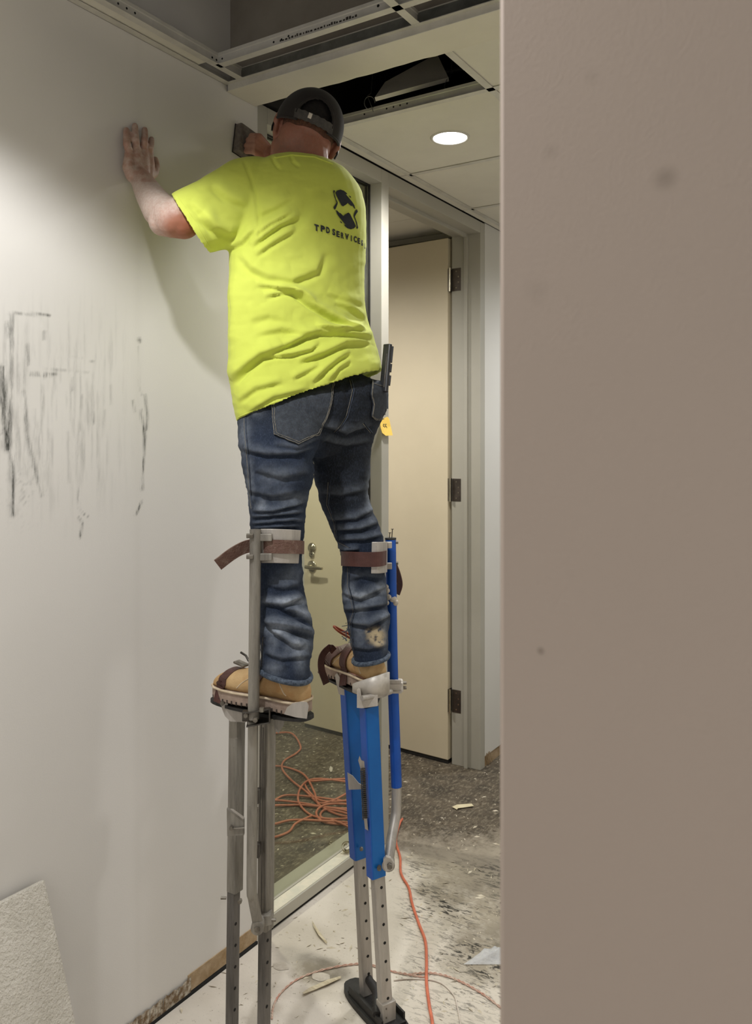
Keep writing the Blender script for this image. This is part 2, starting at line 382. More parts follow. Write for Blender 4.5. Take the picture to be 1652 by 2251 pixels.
o = MB().box((-3.3, 3.955, 0), (-0.12, 4.07, 3.5)).build('wall_room', M_wall2); struct(o, 'room wall behind the open door')
o = MB().box((-3.3, 0.3, 0), (-3.2, 3.955, 3.5)).build('wall_room_back', M_wall2); struct(o, 'back wall of the room behind the glass')
o = MB().box((-3.3, 0.2, 0), (-0.12, 0.3, 3.5)).build('wall_room_side', M_wall2); struct(o, 'near side wall of the room behind the glass')
o = MB().box((-3.3, -2.6, 3.5), (3.3, 6.12, 3.6)).build('ceiling_deck', M_plend); struct(o, 'dark deck above the suspended ceiling')
# bulkhead over the corridor: drywall soffit, its grey face rises into the open ceiling
o = MB().box((0.0, 1.975, 2.734), (1.95, 2.085, 3.5)).build('wall_bulkhead', M_plen)
struct(o, 'drywall bulkhead crossing the corridor at the ceiling')
so = MB()
nx = 60; xs_ = np.linspace(0.001, 1.95, nx)
back = [2.092+random.uniform(-.002, .003)+0.004*(vnoise(np.array([x*20.]), np.array([0.5]), 8)[0]-.5) for x in xs_]
for i in range(nx-1):
    so.add([(xs_[i], 1.957, 2.727), (xs_[i+1], 1.957, 2.727), (xs_[i+1], back[i+1], 2.727), (xs_[i], back[i], 2.727)], [(0, 1, 2, 3)])
    so.add([(xs_[i], back[i], 2.727), (xs_[i+1], back[i+1], 2.727), (xs_[i+1], back[i+1], 2.745), (xs_[i], back[i], 2.745)], [(0, 1, 2, 3)])
so.build('soffit_board', M_soffit, o)
MB().box((0.008, 1.955, 2.7265), (1.95, 1.958, 2.746)).build('edge_trim', M_gridw, o)
MB().box((0.02, 1.942, 2.7455), (1.95, 1.975, 2.7475)).build('wall_angle', M_gridw, o)
MB().box((0.02, 1.968, 2.75), (1.95, 1.9755, 2.79)).build('metal_track', M_galv, o)
MB().box((0.02, 1.966, 2.79), (1.95, 1.9755, 2.7925)).build('track_lip', M_gridw, o)

# ------------------------------------------------------------------ suspended ceiling
ceil = empty('ceiling', (0, 0, CEIL)); struct(ceil, 'suspended tile ceiling with open bays and white grid')
def tee(a, b, name='grid_tee', web=0.038, fl=0.024, holes=()):
    # inverted tee: flange below, web, bulb on top
    a = Vector(a); b = Vector(b); d = (b-a).normalized(); s = Vector((0, 0, 1)).cross(d)
    prof = [(-fl/2, 0), (fl/2, 0), (fl/2, .0016), (.0012, .0022), (.0012, web-.011), (.0035, web-.009), (.0035, web), (-.0035, web), (-.0035, web-.009), (-.0012, web-.011), (-.0012, .0022), (-fl/2, .0016)]
    m = MB(); n = len(prof)
    vs_ = [p+s*x+Vector((0, 0, z)) for p in (a, b) for x, z in prof]
    m.add(vs_, [(i, (i+1) % n, n+(i+1) % n, n+i) for i in range(n)]+[tuple(range(n)), tuple(range(n, 2*n))])
    o = m.build(name, M_gridw, ceil)
    if holes:
        h = MB()
        for q in holes:
            c = a+d*q[0]+Vector((0, 0, q[1])); r = q[2] if len(q) > 2 else .0032
            for sg in (-1, 1): h.disc_prism(c+s*sg*.0014, s, r, .0008, 10)
        tag(h.build('punched_holes', M_dark, o), kind='stuff')
    return o
ZT = CEIL-0.003
tee((0.066, -2.4, ZT), (0.066, 1.95, ZT), holes=[(4.24-k*.018-(0 if k < 2 else .30), .016) for k in range(2)]+[(3.93-k*.028, .018) for k in range(4)])
tee((0.684, -2.4, ZT), (0.684, 1.95, ZT)); tee((1.30, -2.4, ZT), (1.30, 1.95, ZT))
mt = tee((0.066, 1.848, ZT), (1.95, 1.848, ZT), holes=[(.018, .018, .003), (.212, .017), (.24, .017), (.265, .02), (.56, .022, .004)])
tee((0.0, 1.24, ZT), (1.95, 1.24, ZT)); tee((0.0, .63, ZT), (1.95, .63, ZT)); tee((0.0, .02, ZT), (1.95, .02, ZT))
tee((0.01, 2.425, ZT), (1.95, 2.425, ZT), holes=[(.20+q, .022) for q in (.0, .09, .117, .143, .17)]+[(.40, .03), (.655, .02)])
for y in (3.015, 3.605, 4.20, 4.80, 5.40): tee((0.052, y, ZT), (1.95, y, ZT))
tee((0.684, 2.09, ZT), (0.684, 6.0, ZT)); tee((0.052, 2.42, ZT), (0.052, 6.0, ZT)); tee((1.30, 2.09, ZT), (1.30, 6.0, ZT))
MB().box((0.0, -2.4, CEIL-0.004), (0.022, 1.957, CEIL-0.0025)).box((0.0, -2.4, CEIL-0.004), (0.0012, 1.957, CEIL+.02)).build('wall_angle', M_gridw, ceil)
# tiles, each its own piece
tcache = {}
def tile(x0, y0, x1, y1, name='ceiling_tile', z=CEIL+0.0005):
    key = (round(x1-x0, 3), round(y1-y0, 3))
    if key not in tcache:
        w_, h_ = key; m = MB().box((0, 0, 0), (w_, h_, 0.016)); ob = m.build(name, M_tile, None, bevel=0.001); tcache[key] = ob.data; me = ob.data; mods = ob
    else:
        ob = bpy.data.objects.new(name, tcache[key]); COL.objects.link(ob)
    ob.location = (x0, y0, z); ob.parent = ceil; ob.matrix_parent_inverse = Matrix.Translation((0, 0, -CEIL)); return ob
ys_far = [2.425, 3.015, 3.605, 4.20, 4.80, 5.40, 6.0]
for i in range(6):
    y0, y1 = ys_far[i]+.002, ys_far[i+1]-.002
    tile(0.055, y0, 0.681, y1); tile(0.687, y0, 1.298, y1); tile(1.302, y0, 1.94, y1); tile(0.004, y0, 0.050, y1)
tile(0.687, 2.094, 1.298, 2.422); tile(1.302, 2.094, 1.94, 2.422)
tile(0.006, 1.28, 0.063, 1.815); tile(0.006, 0.65, 0.063, 1.276)
for y0, y1 in ((0.632, 1.238), (0.022, 0.628), (-0.59, 0.018), (-1.2, -.592), (-1.81, -1.202), (-2.42, -1.812)):
    for x0, x1 in ((0.068, .682), (.686, 1.298), (1.302, 1.94)): tile(x0, y0, x1, y1)
# room ceiling behind the glass
rc = empty('ceiling_room', (-1.7, 2, CEIL)); struct(rc, 'tile ceiling of the room behind the open door')
for i, (y0, y1) in enumerate(zip([.3, .9, 1.5, 2.1, 2.42, 3.015, 3.605], [.9, 1.5, 2.1, 2.42, 3.015, 3.605, 3.955])):
    for k in range(5):
        x1_ = -.12-k*.615
        tt = MB().box((x1_-.611, y0+.002, CEIL), (x1_, y1-.002, CEIL+.016)).build('ceiling_tile', M_tile, rc, bevel=.001)
MB().box((-3.2, .3, CEIL+.02), (-.12, 3.955, CEIL+.03)).build('backing', M_dark, rc)
MB().box((-3.2, 3.925, CEIL-.03), (-.12, 3.955, CEIL-.003)).build('wall_angle', M_frame, rc)
# the lifted tile lying crooked in the open bay
lt = MB(); c0 = P(823, 214, 2.80); c1 = P(846, 180, 2.86); c2 = P(960, 118, 2.90); c3 = P(985, 170, 2.80)
nrm = (c1-c0).cross(c2-c1).normalized()
lt.poly_prism([c0, c1, c2, c3], nrm*0.014)
o = lt.build('lifted_tile', M_tile, ceil)
for u0, u1, v0, v1 in ((820, 815, 246, 205), (979, 990, 199, 168)):
    a = P(u0, v0, 2.76); MB().tube([a, P(u0-3, v0-10, 2.76), P(u1-8, v1+6, 2.8), P(u1, v1, 2.86), P(u1+6, v1-70, 2.9)], .0013, 6).build('hanger_wire', M_galv, ceil)
ri = MB(); c = P(812, 226, 2.82)
ri.tube([c+RGT*.018*math.cos(k*.4)+UP*.022*math.sin(k*.4) for k in range(15)], .0012, 6).build('hanger_wire', M_galv, ceil)
MB().tube([P(930, 178, 3.0), P(985, 158, 3.0), P(1040, 145, 3.0)], .008, 10).build('flexible_conduit', M_galv, ceil)

# ------------------------------------------------------------------ downlights
def emat():
    m, nt, b = newmat('lit_lens'); nt.nodes.remove(b); e = nd(nt, 'ShaderNodeEmission'); e.inputs[0].default_value = (1, .98, .95, 1); e.inputs[1].default_value = 9
    nt.links.new(e.outputs[0], nt.nodes['Material Output'].inputs[0]); return m
M_lens = emat()
labels = ['round recessed downlight glowing in the ceiling tile right of the cap', 'round recessed downlight over the corridor outside the left edge', 'round recessed downlight behind the camera',
          'unseen downlight added far down the corridor to brighten wall and ceiling', 'added downlight hidden behind the near wall on the right for bounce light', 'round recessed downlight in the room behind the glass']
for ((x, y), e, c), lb in zip(LAMPS, labels):
    d = empty('downlight', (x, y, CEIL), lb, 'ceiling light', 'recessed downlights')
    MB().lathe((x, y, CEIL), (0, 0, -1), [(.061, -.012), (.061, .001), (.064, .004), (.070, .003), (.0725, 0), (.0725, -.004)], 40).build('trim_ring', M_gridw, d)
    MB().disc_prism((x, y, CEIL-.0005), (0, 0, 1), .0605, .003, 40).build('lens', M_lens, d)

# ------------------------------------------------------------------ glass sidelite frame
FD, GX = -0.126, -0.066                       # frame depth, glass plane
win = empty('window_1', (0, Y_W0, 0)); struct(win, 'floor to ceiling glass sidelite in a grey steel frame')
HZ0 = 2.69
MB().box((FD, Y_W0, 0), (0, Y_W0+.05, CEIL-.004)).build('frame_stile', M_frame, win, bevel=.002)
MB().box((FD, Y_M0, 0), (0, Y_M1, CEIL-.004)).build('frame_mullion', M_frame, win, bevel=.002)
MB().box((FD, Y_W0+.05, HZ0), (0, Y_M0, CEIL-.004)).build('frame_head', M_frame, win, bevel=.002)
MB().box((FD, Y_W0+.05, .012), (0, Y_M0, .052)).build('frame_sill', M_frame, win, bevel=.002)
MB().box((FD+.01, Y_W0, 0), (-.006, Y_M0, .013)).build('floor_gap', M_dark, win)
pane = MB().box((GX-.003, Y_W0+.049, .051), (GX+.003, Y_M0+.001, HZ0+.001)).build('glass_pane', M_glass, win)
g = MB()
for xa in (GX-.012, GX+.004):
    g.box((xa, Y_M0-.006, .052), (xa+.008, Y_M0-.0005, HZ0)); g.box((xa, Y_W0+.0505, .052), (xa+.008, Y_W0+.056, HZ0))
    g.box((xa, Y_W0+.056, HZ0-.006), (xa+.008, Y_M0-.006, HZ0)); 
g.build('gasket', M_black, win)
MB().box((GX+.004, Y_W0+.056, .052), (GX+.012, Y_M0-.006, .056)).build('sill_gasket', M_frame, win)
def sillmat():
    m, nt, b = newmat('plaster_dust_sill')
    c = mixc(nt, ramp(nt, noise(nt, 18, 5, .65), .35, .6), lin('d9d1bd'), lin('c9c6b4')); nt.links.new(c, b.inputs['Base Color']); b.inputs['Roughness'].default_value = .9
    bump(nt, b, noise(nt, 60, 5), .5, .004); return m
MB().box((GX+.013, Y_W0+.06, .0522), (-.006, Y_M0-.008, .0536)).build('sill_dust', sillmat(), win)

# ------------------------------------------------------------------ door frame and open door
dr = empty('door_1', (0, Y_M1, 0)); struct(dr, 'open cream door in a grey steel frame')
DD = -.160
MB().box((DD, Y_J0, 0), (0, Y_J1, CEIL-.004)).build('hinge_jamb', M_frame, dr, bevel=.002)
MB().box((-.085, Y_J0-.016, 0), (-.066, Y_J0+.001, HZ0)).build('jamb_stop', M_frame, dr, bevel=.0015)
MB().box((DD, Y_M1, HZ0), (0, Y_J0, CEIL-.004)).build('frame_head', M_frame, dr, bevel=.002)
MB().box((-.085, Y_M1, HZ0-.016), (-.066, Y_J0-.016, HZ0+.001)).build('head_stop', M_frame, dr, bevel=.0015)
MB().box((-.085, Y_M1-.001, 0), (-.066, Y_M1+.012, HZ0)).build('strike_stop', M_frame, dr, bevel=.0015)
# leaf, opened a little past square into the room
hp = Vector((-.176, 3.802, 0)); ang = math.atan2(3.862-3.795, -(1.13-.15)); ld = Vector((math.cos(ang), math.sin(ang), 0)); ln = Vector((ld.y, -ld.x, 0))
if ln.y > 0: ln = -ln
LW, LZ0, LZ1, LT = .965, .022, 2.685, .044
def leafpt(a, d, z): return hp+ld*a+ln*d+Vector((0, 0, z))
leaf = MB().frame_box(leafpt(LW/2, -LT/2, (LZ0+LZ1)/2), ld, ln, Vector((0, 0, 1)), LW/2, LT/2, (LZ1-LZ0)/2).build('door_leaf', M_door, dr, bevel=.002)
MB().frame_box(leafpt(LW/2, -LT/2, .012), ld, ln, Vector((0, 0, 1)), LW/2-.002, LT/2-.004, .0095).build('door_sweep', M_black, dr)
for zc in (2.47, 1.40, .325):
    h = MB().frame_box(leafpt(-.001, -.020, zc), ln, Vector((0, 0, 1)), ld, .019, .058, .0012).build('hinge', M_steelb, dr)
    MB().box((-.158, Y_J0-.0016, zc-.058), (-.108, Y_J0-.0001, zc+.058)).build('jamb_plate', M_steelb, h, bevel=.0005)
    k = MB(); c = Vector((-.163, 3.800, zc)); k.tube([c-Vector((0, 0, .06)), c+Vector((0, 0, .06))], .0065, 12); k.build('knuckle', M_chrome, h)
    for dz in (-.042, -.014, .014, .042):
        MB().disc_prism(leafpt(-.0025, -.015-.01*(dz > 0), zc+dz), ld, .0035, .001, 10).build('screw', M_chrome, h)
        MB().disc_prism((-.122-.012*(abs(dz) > .03), Y_J0-.0018, zc+dz), (0, 1, 0), .0035, .001, 10).build('screw', M_chrome, h)
lx, lz = LW-.062, .935
lk = MB().lathe(leafpt(lx, 0, lz), ln, [(.0, .012), (.02, .012), (.030, .009), (.034, .004), (.034, 0)], 28).build('lever_rose', M_chrome, leaf)
lv = MB(); c = leafpt(lx, 0, lz)
lv.tube([c+ln*.005, c+ln*.045], .010, 14); lv.tube([c+ln*.045+ld*.012, c+ln*.047-ld*.02, c+ln*.047-ld*.06, c+ln*.043-ld*.11], [.011, .0115, .010, .007], 14)
lv.build('lever_handle', M_chrome, leaf)
db = MB().lathe(leafpt(lx, 0, lz+.105), ln, [(.0, .018), (.014, .018), (.017, .012), (.026, .010), (.030, .003), (.030, 0)], 28)
db.build('deadbolt', M_chrome, leaf)
MB().frame_box(leafpt(lx, .022, lz+.105), Vector((0, 0, 1)), ld, ln, .016, .004, .006).build('deadbolt_turn', M_chrome, leaf)
MB().lathe(leafpt(lx, 0, lz+.068), ln, [(.004, .004), (.0045, .010), (.017, .010), (.019, 0)], 22).build('key_cylinder', M_chrome, leaf)
MB().disc_prism(leafpt(lx, .006, lz+.068), ln, .006, .004, 12).build('keyhole', M_dark, leaf)
# ------------------------------------------------------------------ shared shapes and materials for the worker and his stilts
def streaky(name, c1, c2, rough=0.5, metal=0.6, sc=26, lo=.38, hi=.66):
    m, nt, b = newmat(name)
    f = ramp(nt, noise(nt, sc, 6, .7, stretch=(1, 1, .12)), lo, hi)
    c = mixc(nt, f, lin(c1), lin(c2))
    c = mixc(nt, ramp(nt, noise(nt, 140, 5, .7), .66, .74), c, tuple(x*.45 for x in lin(c2)))
    nt.links.new(c, b.inputs['Base Color']); b.inputs['Roughness'].default_value = rough; b.inputs['Metallic'].default_value = metal
    bump(nt, b, noise(nt, 90, 5, .7, stretch=(1, 1, .3)), .12, .003); return m
M_old = streaky('worn_aluminium', '9a958b', '6a655d', .5, .3)
M_oldd = streaky('worn_dark_aluminium', '77736e', '45413d', .5, .35)
M_alu = streaky('aluminium', 'bab4ac', '9d978f', .45, .35)
M_blue = pmat('blue_anodised', '0a66b4', '0a5aa6', 6, .38, .25, .01, 80)
M_blued = pmat('blue_tube', '1557b8', '114aa0', 6, .35, .2, .01, 80)
M_white = pmat('white_metal', 'cfc9c0', 'b9b2a8', 30, .45, .3, .04, 90)
M_steel = pmat('dark_steel', '5b564f', '3c3833', 30, .4, .7, .05, 90)
M_leath = pmat('brown_strap', '5a3630', '43261f', 16, .5, 0, .15, 160)
M_web = pmat('dusty_brown_webbing', '6b4f44', '8a7467', 40, .8, 0, .5, 220, .5, .72)
M_bolt = pmat('zinc_bolt', '8d877c', '5e574d', 40, .5, .5)
M_plast = pmat('dried_plaster', 'd2cabd', 'b9b0a2', 30, .95, 0, .5, 60)

def catmull(pts, n=8):
    pts = [Vector(p) for p in pts]; q = [pts[0]*2-pts[1]]+pts+[pts[-1]*2-pts[-2]]; out = []
    for i in range(1, len(q)-2):
        a, b, c, d = q[i-1:i+3]
        for k in range(n):
            t = k/n; out.append(.5*((2*b)+(c-a)*t+(2*a-5*b+4*c-d)*t*t+(3*b-a-3*c+d)*t**3))
    out.append(pts[-1]); return out
def ribbon(mb, pts, wdir, wid, th, n=6):
    return mb.sweep(catmull(pts, n), [(-wid/2, -th/2), (wid/2, -th/2), (wid/2, th/2), (-wid/2, th/2)], Vector(wdir))
def channel(mb, p0, p1, side, w, d, r=.004):
    # rounded rectangular tube: 'w' along side, 'd' across
    pr = []
    for sx, sy, a0 in ((1, 1, 0), (-1, 1, 90), (-1, -1, 180), (1, -1, 270)):
        for k in range(3):
            a = math.radians(a0+45*k); pr.append((sx*(w/2-r)+r*math.cos(a), sy*(d/2-r)+r*math.sin(a)))
    return mb.sweep([p0, p1], pr, Vector(side))
def face_dir(axis, cands):
    return max(cands, key=lambda n: n.dot((CAM-Vector((.45, 1.8, 1))).normalized()))
def holes_on(p0, p1, side, w, d, ts, off, r, parent):
    # dark drilled holes on the two faces of a strut across 'side'
    ax = (p1-p0).normalized(); s = (Vector(side)-ax*Vector(side).dot(ax)).normalized(); c = ax.cross(s)
    sg = 1 if c.dot(CAM-p0) > 0 else -1
    for q in ts: MB().disc_prism(p0+ax*q+s*off+c*sg*(d/2+.0002), c, r, .0008, 12).build('adjustment_hole', M_dark, parent)

def stilt(kind):
    L = kind == 'left'
    if L:
        root = empty('drywall_stilt', (.37, 1.64, 0), 'worn grey aluminium drywall stilt strapped under the left boot, nearest the camera', 'stilt', 'drywall stilts')
        fd = Vector((-1, 0, 0)); rs = Vector((0, -1, 0))                # toe direction, outer side
        tf, tr = 2.168, 2.112
        up = [(P(521, 1578, tf), P(516, 1957, tf)), (P(588, 1578, tr), P(583, 2040, tr))]
        lo = [(P(514, 1900, tf), P(508.5, 2345, tf)), (P(583, 1980, tr), P(578, 2381, tr))]
        mu, ml, wu, du, wl, dl = M_old, M_oldd, .034, .030, .027, .024
        tube_pts = [P(561, 1164, 2.02), P(560, 1300, 2.02), P(557, 1580, 2.02)]
        tube_lo = [P(556, 1585, 2.04), P(554, 1800, 2.04), P(553, 1950, 2.04), P(556, 1975, 2.045), P(567, 2033, 2.06)]
        mt_up, mt_lo, rt = M_old, M_old, .0138
    else:
        root = empty('drywall_stilt', (.49, 2.03, 0), 'blue anodised drywall stilt strapped under the right boot', 'stilt', 'drywall stilts')
        fd = Vector((-.898, .44, 0)).normalized(); rs = Vector((.44, .898, 0)).normalized()
        tf, tr = 2.442, 2.335
        up = [(P(768, 1508, tf), P(790, 1884, tf)), (P(812, 1552, tr), P(828, 1925, tr))]
        lo = [(P(789, 1840, tf), P(806, 2192, tf)), (P(827, 1880, tr), P(848, 2238, tr))]
        mu, ml, wu, du, wl, dl = M_blue, M_alu, .044, .030, .036, .024
        tube_pts = [P(858, 1183, 2.43), P(862, 1450, 2.43), P(871, 1729, 2.43)]
        tube_lo = [P(871, 1724, 2.43), P(870.5, 1775, 2.43), P(868, 1800, 2.42), P(861, 1838, 2.39), P(858, 1862, 2.37), P(853, 1896, 2.345)]
        mt_up, mt_lo, rt = M_blued, M_alu, .0158
    # struts
    for i in (0, 1):
        m = MB(); channel(m, *up[i], rs, wu, du); s = m.build('upper_channel', mu, root)
        if L:                                           # open lip of the extrusion
            a, b = up[i]; k = -rs*0+fd*(du/2+.002); MB().sweep([a+k-rs*.006, b+k-rs*.006], [(-.014, -.0015), (.014, -.0015), (.014, .0015), (-.014, .0015)], rs).build('channel_lip', M_oldd, s)
        else:
            a, b = up[i]; MB().sweep([a-rs*(wu/2+.001), b-rs*(wu/2+.001)], [(-.0015, -.015), (.0015, -.015), (.0015, .015), (-.0015, .015)], rs).build('channel_lip', M_blued, s)
        m = MB(); channel(m, *lo[i], rs, wl, dl, .003); s2 = m.build('lower_leg', ml, root)
        ln_ = (lo[i][1]-lo[i][0]).length; st = .0 if L else .0
        first = ((2026, 2062)[i] if L else (1905, 1948)[i]); t_ = (tf, tr)[i]
        z0 = lo[i][0].z; q0 = z0-(CAM.z-(first-CY)/FPX*t_)
        sp = .0555 if L else .0515
        ts = [q0+k*sp for k in range(9) if q0+k*sp < ln_-.06]
        holes_on(*lo[i], rs, wl, dl, ts, .004 if L else .003, .0042, s2)
    # side tube
    t1 = MB().tube(catmull(tube_pts, 3), rt, 18).build('leg_tube', mt_up, root)
    MB().tube(catmull(tube_lo, 5), rt*.92, 18).build('lower_tube', mt_lo, root)
    e = tube_lo[-1]
    MB().disc_prism(Vector(e), -FWD, rt*1.15, .036, 18).build('pivot_eye', mt_lo, root)
    MB().disc_prism(Vector(e)-FWD*.019, -FWD, rt*.55, .006, 6, True).build('pivot_bolt', M_bolt, root)
    return root, fd, rs, up, lo, tf, tr
def bolt(root, p, axis, r=.005, h=.012):
    return MB().disc_prism(p, axis, r, h, 6, True).build('bolt', M_bolt, root)

# ---- left, bare metal
ro, fd, rs, up, lo, tf, tr = stilt('left')
cuff = MB()
cp = catmull([P(573, 1200, 2.035), P(598, 1200, 2.03), P(632, 1201, 2.045), P(658, 1202, 2.085)], 5)
ribbon(cuff, cp, UP, .083, .0035, 1); cuff = cuff.build('calf_cuff', M_alu, ro, bevel=.006)
for v in (1181, 1224):
    MB().frame_box(P(584, v, 2.022), RGT, UP, FWD, .015, .0088, .007).build('cuff_block', M_old, ro, bevel=.0015)
for v in (1178, 1224): bolt(ro, P(549, v, 2.005), RGT, .006, .016)
s = MB(); ribbon(s, [P(570, 1199, 2.05), P(588, 1201, 2.026), P(625, 1202, 2.032), P(660, 1203, 2.075), P(667, 1204, 2.13)], UP, .033, .0035)
s.build('calf_strap', M_web, ro)
s = MB(); ribbon(s, [P(556, 1198, 2.05), P(533, 1205, 2.04), P(508, 1219, 2.03), P(478, 1242, 2.02)], (UP+RGT*.5-FWD*.1), .034, .003)
s.build('strap_tail', M_web, ro)
# platform, toe bracket, clamp, heel plate
def plate_outline(fd, rs, c, ln_, w):
    pts = []
    for a in np.linspace(0, 2*math.pi, 28, endpoint=False):
        x, y = math.cos(a), math.sin(a); x = math.copysign(abs(x)**.7, x); y = math.copysign(abs(y)**.7, y)
        pts.append(c+fd*x*ln_/2+rs*y*w/2)
    return pts
LH, LTo = Vector((.552, 1.632, .968)), Vector((.262, 1.640, .968))
LHc = (LH+LTo)/2
MB().poly_prism(plate_outline(fd, rs, LHc-Vector((0, 0, .012)), .315, .094), (0, 0, .008)).build('foot_platform', M_black, ro)
MB().poly_prism([P(485, 1540, 2.12), P(487, 1534, 2.12), P(494, 1533, 2.12), P(499, 1540, 2.12), P(501, 1553, 2.12), P(512, 1557, 2.12), P(540, 1557, 2.12), P(540, 1588, 2.12), P(506, 1586, 2.12), P(494, 1574, 2.12), P(487, 1556, 2.12)], FWD*.055).build('toe_bracket', M_alu, ro)
bolt(ro, P(489, 1545, 2.115), FWD, .006, .014)
c = P(568, 1581, 2.005)
cl = MB()
for dv in (-13, 17): cl.add([P(541, 1581+dv, 2.0), P(592, 1572+dv, 2.0), P(594, 1566+dv, 2.07), P(543, 1575+dv, 2.07)], [(0, 1, 2, 3)])
cl.add([P(592, 1559, 2.0), P(594, 1553, 2.07), P(594, 1583, 2.07), P(592, 1589, 2.0)], [(0, 1, 2, 3)])
cl.add([P(543, 1562, 2.06), P(594, 1553, 2.06), P(594, 1583, 2.06), P(543, 1592, 2.06)], [(0, 1, 2, 3)])
cl.build('tube_clamp', M_steel, ro, solid=.003)
for u, v, r in ((561, 1582, .006), (575, 1560, .006), (540, 1573, .005)): bolt(ro, P(u, v, 2.0), (UP if v == 1560 else FWD), r, .01)
MB().frame_box(P(541, 1573, 2.02), RGT, UP, FWD, .009, .012, .01).build('clamp_ear', M_steel, ro, bevel=.002)
MB().poly_prism([P(624, 1570, 1.985), P(630, 1556, 1.985), P(642, 1547, 1.985), P(660, 1543, 1.985), P(674, 1544, 1.985), P(678, 1552, 1.985), P(674, 1580, 1.985), P(650, 1577, 1.985)], FWD*.003).build('heel_plate', M_alu, ro)
MB().poly_prism([P(600, 1582, 2.05), P(624, 1582, 2.05), P(622, 1597, 2.05), P(612, 1612, 2.05), P(603, 1606, 2.05)], FWD*.05).build('heel_bracket', M_old, ro)
# linkage plates, spring and bolts on the struts
MB().poly_prism([P(498, 1778, 2.085), P(536, 1802, 2.085), P(536, 1836, 2.085), P(499, 1838, 2.085)], FWD*.01).build('link_plate', M_old, ro)
MB().poly_prism([P(506, 1779, 2.080), P(512, 1780, 2.080), P(537, 1798, 2.080), P(534, 1801, 2.080)], FWD*.004).build('link_edge', M_alu, ro)
bolt(ro, P(508, 1820, 2.078), FWD, .005, .01); MB().tube([P(512, 1822, 2.08), P(537, 1820, 2.08)], .0022, 8).build('link_pin', M_bolt, ro)
sp = MB(); a, b = P(562, 1776, 2.068), P(560, 1868, 2.068)
sp.tube([a.lerp(b, k/280)+RGT*.0052*math.cos(k*.62)+FWD*.0052*math.sin(k*.62) for k in range(281)], .0014, 5); sp.build('spring', M_bolt, ro)
for v0, v1 in ((1738, 1768), (1858, 1888)):
    MB().poly_prism([P(562, v0, 2.075), P(571, v0, 2.075), P(571, v1-4, 2.075), P(567, v1, 2.075), P(562, v1-4, 2.075)], FWD*.02).build('spring_anchor', M_oldd, ro)
for i, (v0, v1) in enumerate(((1580, 1860), (1600, 2030))):
    MB().sweep([P(574+i*4, v0, 2.088), P(570+i*4, v1, 2.088)], [(-.0012, -.002), (.0012, -.002), (.0012, .002), (-.0012, .002)], RGT).build('groove_rib', M_oldd, ro)
bolt(ro, P(527, 1981, 2.14), FWD, .0055, .012); bolt(ro, P(491, 1974, 2.16), RGT, .004, .014); bolt(ro, P(600, 2022, 2.08), RGT, .0045, .014)
MB().poly_prism([P(566, 2016, 2.075), P(594, 2014, 2.075), P(598, 2032, 2.075), P(570, 2040, 2.075)], FWD*.03).build('collar', M_old, ro)
def stilt_foot(ro, c, fd, rs):
    base = MB().poly_prism(plate_outline(fd, rs, c+Vector((0, 0, .001)), .30, .095), (0, 0, .016)).build('rubber_sole', M_black, ro)
    m = MB()
    for k in (-1, 1):
        m.frame_box(c+rs*k*.036+Vector((0, 0, .028)), fd, rs, Vector((0, 0, 1)), .09, .003, .014)
    m.frame_box(c+Vector((0, 0, .020)), fd, rs, Vector((0, 0, 1)), .10, .036, .003)
    m.build('foot_channel', M_black, ro)
stilt_foot(ro, (lo[0][1]+lo[1][1])/2*1.0-Vector((0, 0, ((lo[0][1]+lo[1][1])/2).z)), fd, rs)

# ---- right, blue
ro, fd, rs, up, lo, tf, tr = stilt('right')
s = MB(); ribbon(s, [P(816, 1226, 2.285), P(832, 1226, 2.29), P(846, 1225, 2.33), P(850, 1224, 2.38)], UP, .086, .003); s.build('calf_cuff', M_alu, ro, bevel=.006)
for v in (1198, 1244): MB().frame_box(P(851, v, 2.385), RGT, UP, FWD, .013, .009, .006).build('cuff_block', M_alu, ro, bevel=.0015)
for v in (1192, 1238): bolt(ro, P(868, v, 2.43), RGT, .005, .018)
s = MB(); ribbon(s, [P(751, 1228, 2.37), P(752, 1228, 2.32), P(775, 1229, 2.285), P(810, 1230, 2.278), P(835, 1229, 2.285), P(848, 1226, 2.325)], UP, .040, .003); s.build('calf_strap', M_leath, ro)
s = MB(); ribbon(s, [P(866, 1240, 2.46), P(874, 1262, 2.47), P(878, 1285, 2.47), P(872, 1306, 2.47)], RGT*.8-FWD*.6, .02, .003); s.build('strap_tail', M_leath, ro)
MB().disc_prism(P(858, 1184, 2.43), UP, .0166, .005, 18).build('tube_cap', M_black, ro)
for (u, v0, v1) in ((855, 1171, 1186), (860.5, 1163, 1186)):
    n_ = MB(); a, b = P(u, v1, 2.43), P(u+1.5, v0, 2.43); n_.tube([a, b], .0014, 8); n_.disc_prism(b, UP, .0042, .0015, 12); n_.build('screw', M_steel, ro)
pb = MB()
for (u, v, r) in ((852, 1298, .010), (855, 1312, .012), (862, 1318, .013), (868, 1325, .010), (851, 1325, .008), (850, 1290, .007)):
    pb.lathe(P(u, v, 2.418), -FWD, [(r, -.008), (r*.95, .0), (r*.5, .004), (0, .005)], 12)
pb.build('plaster_splash', M_plast, ro)
RH, RT_ = Vector((.548, 1.974, .935)), Vector((.548, 1.974, .935))+fd*.285
RHc = (RH+RT_)/2
MB().poly_prism(plate_outline(fd, rs, RHc-Vector((0, 0, .011)), .30, .095), (0, 0, .007)).build('foot_platform', M_black, ro)
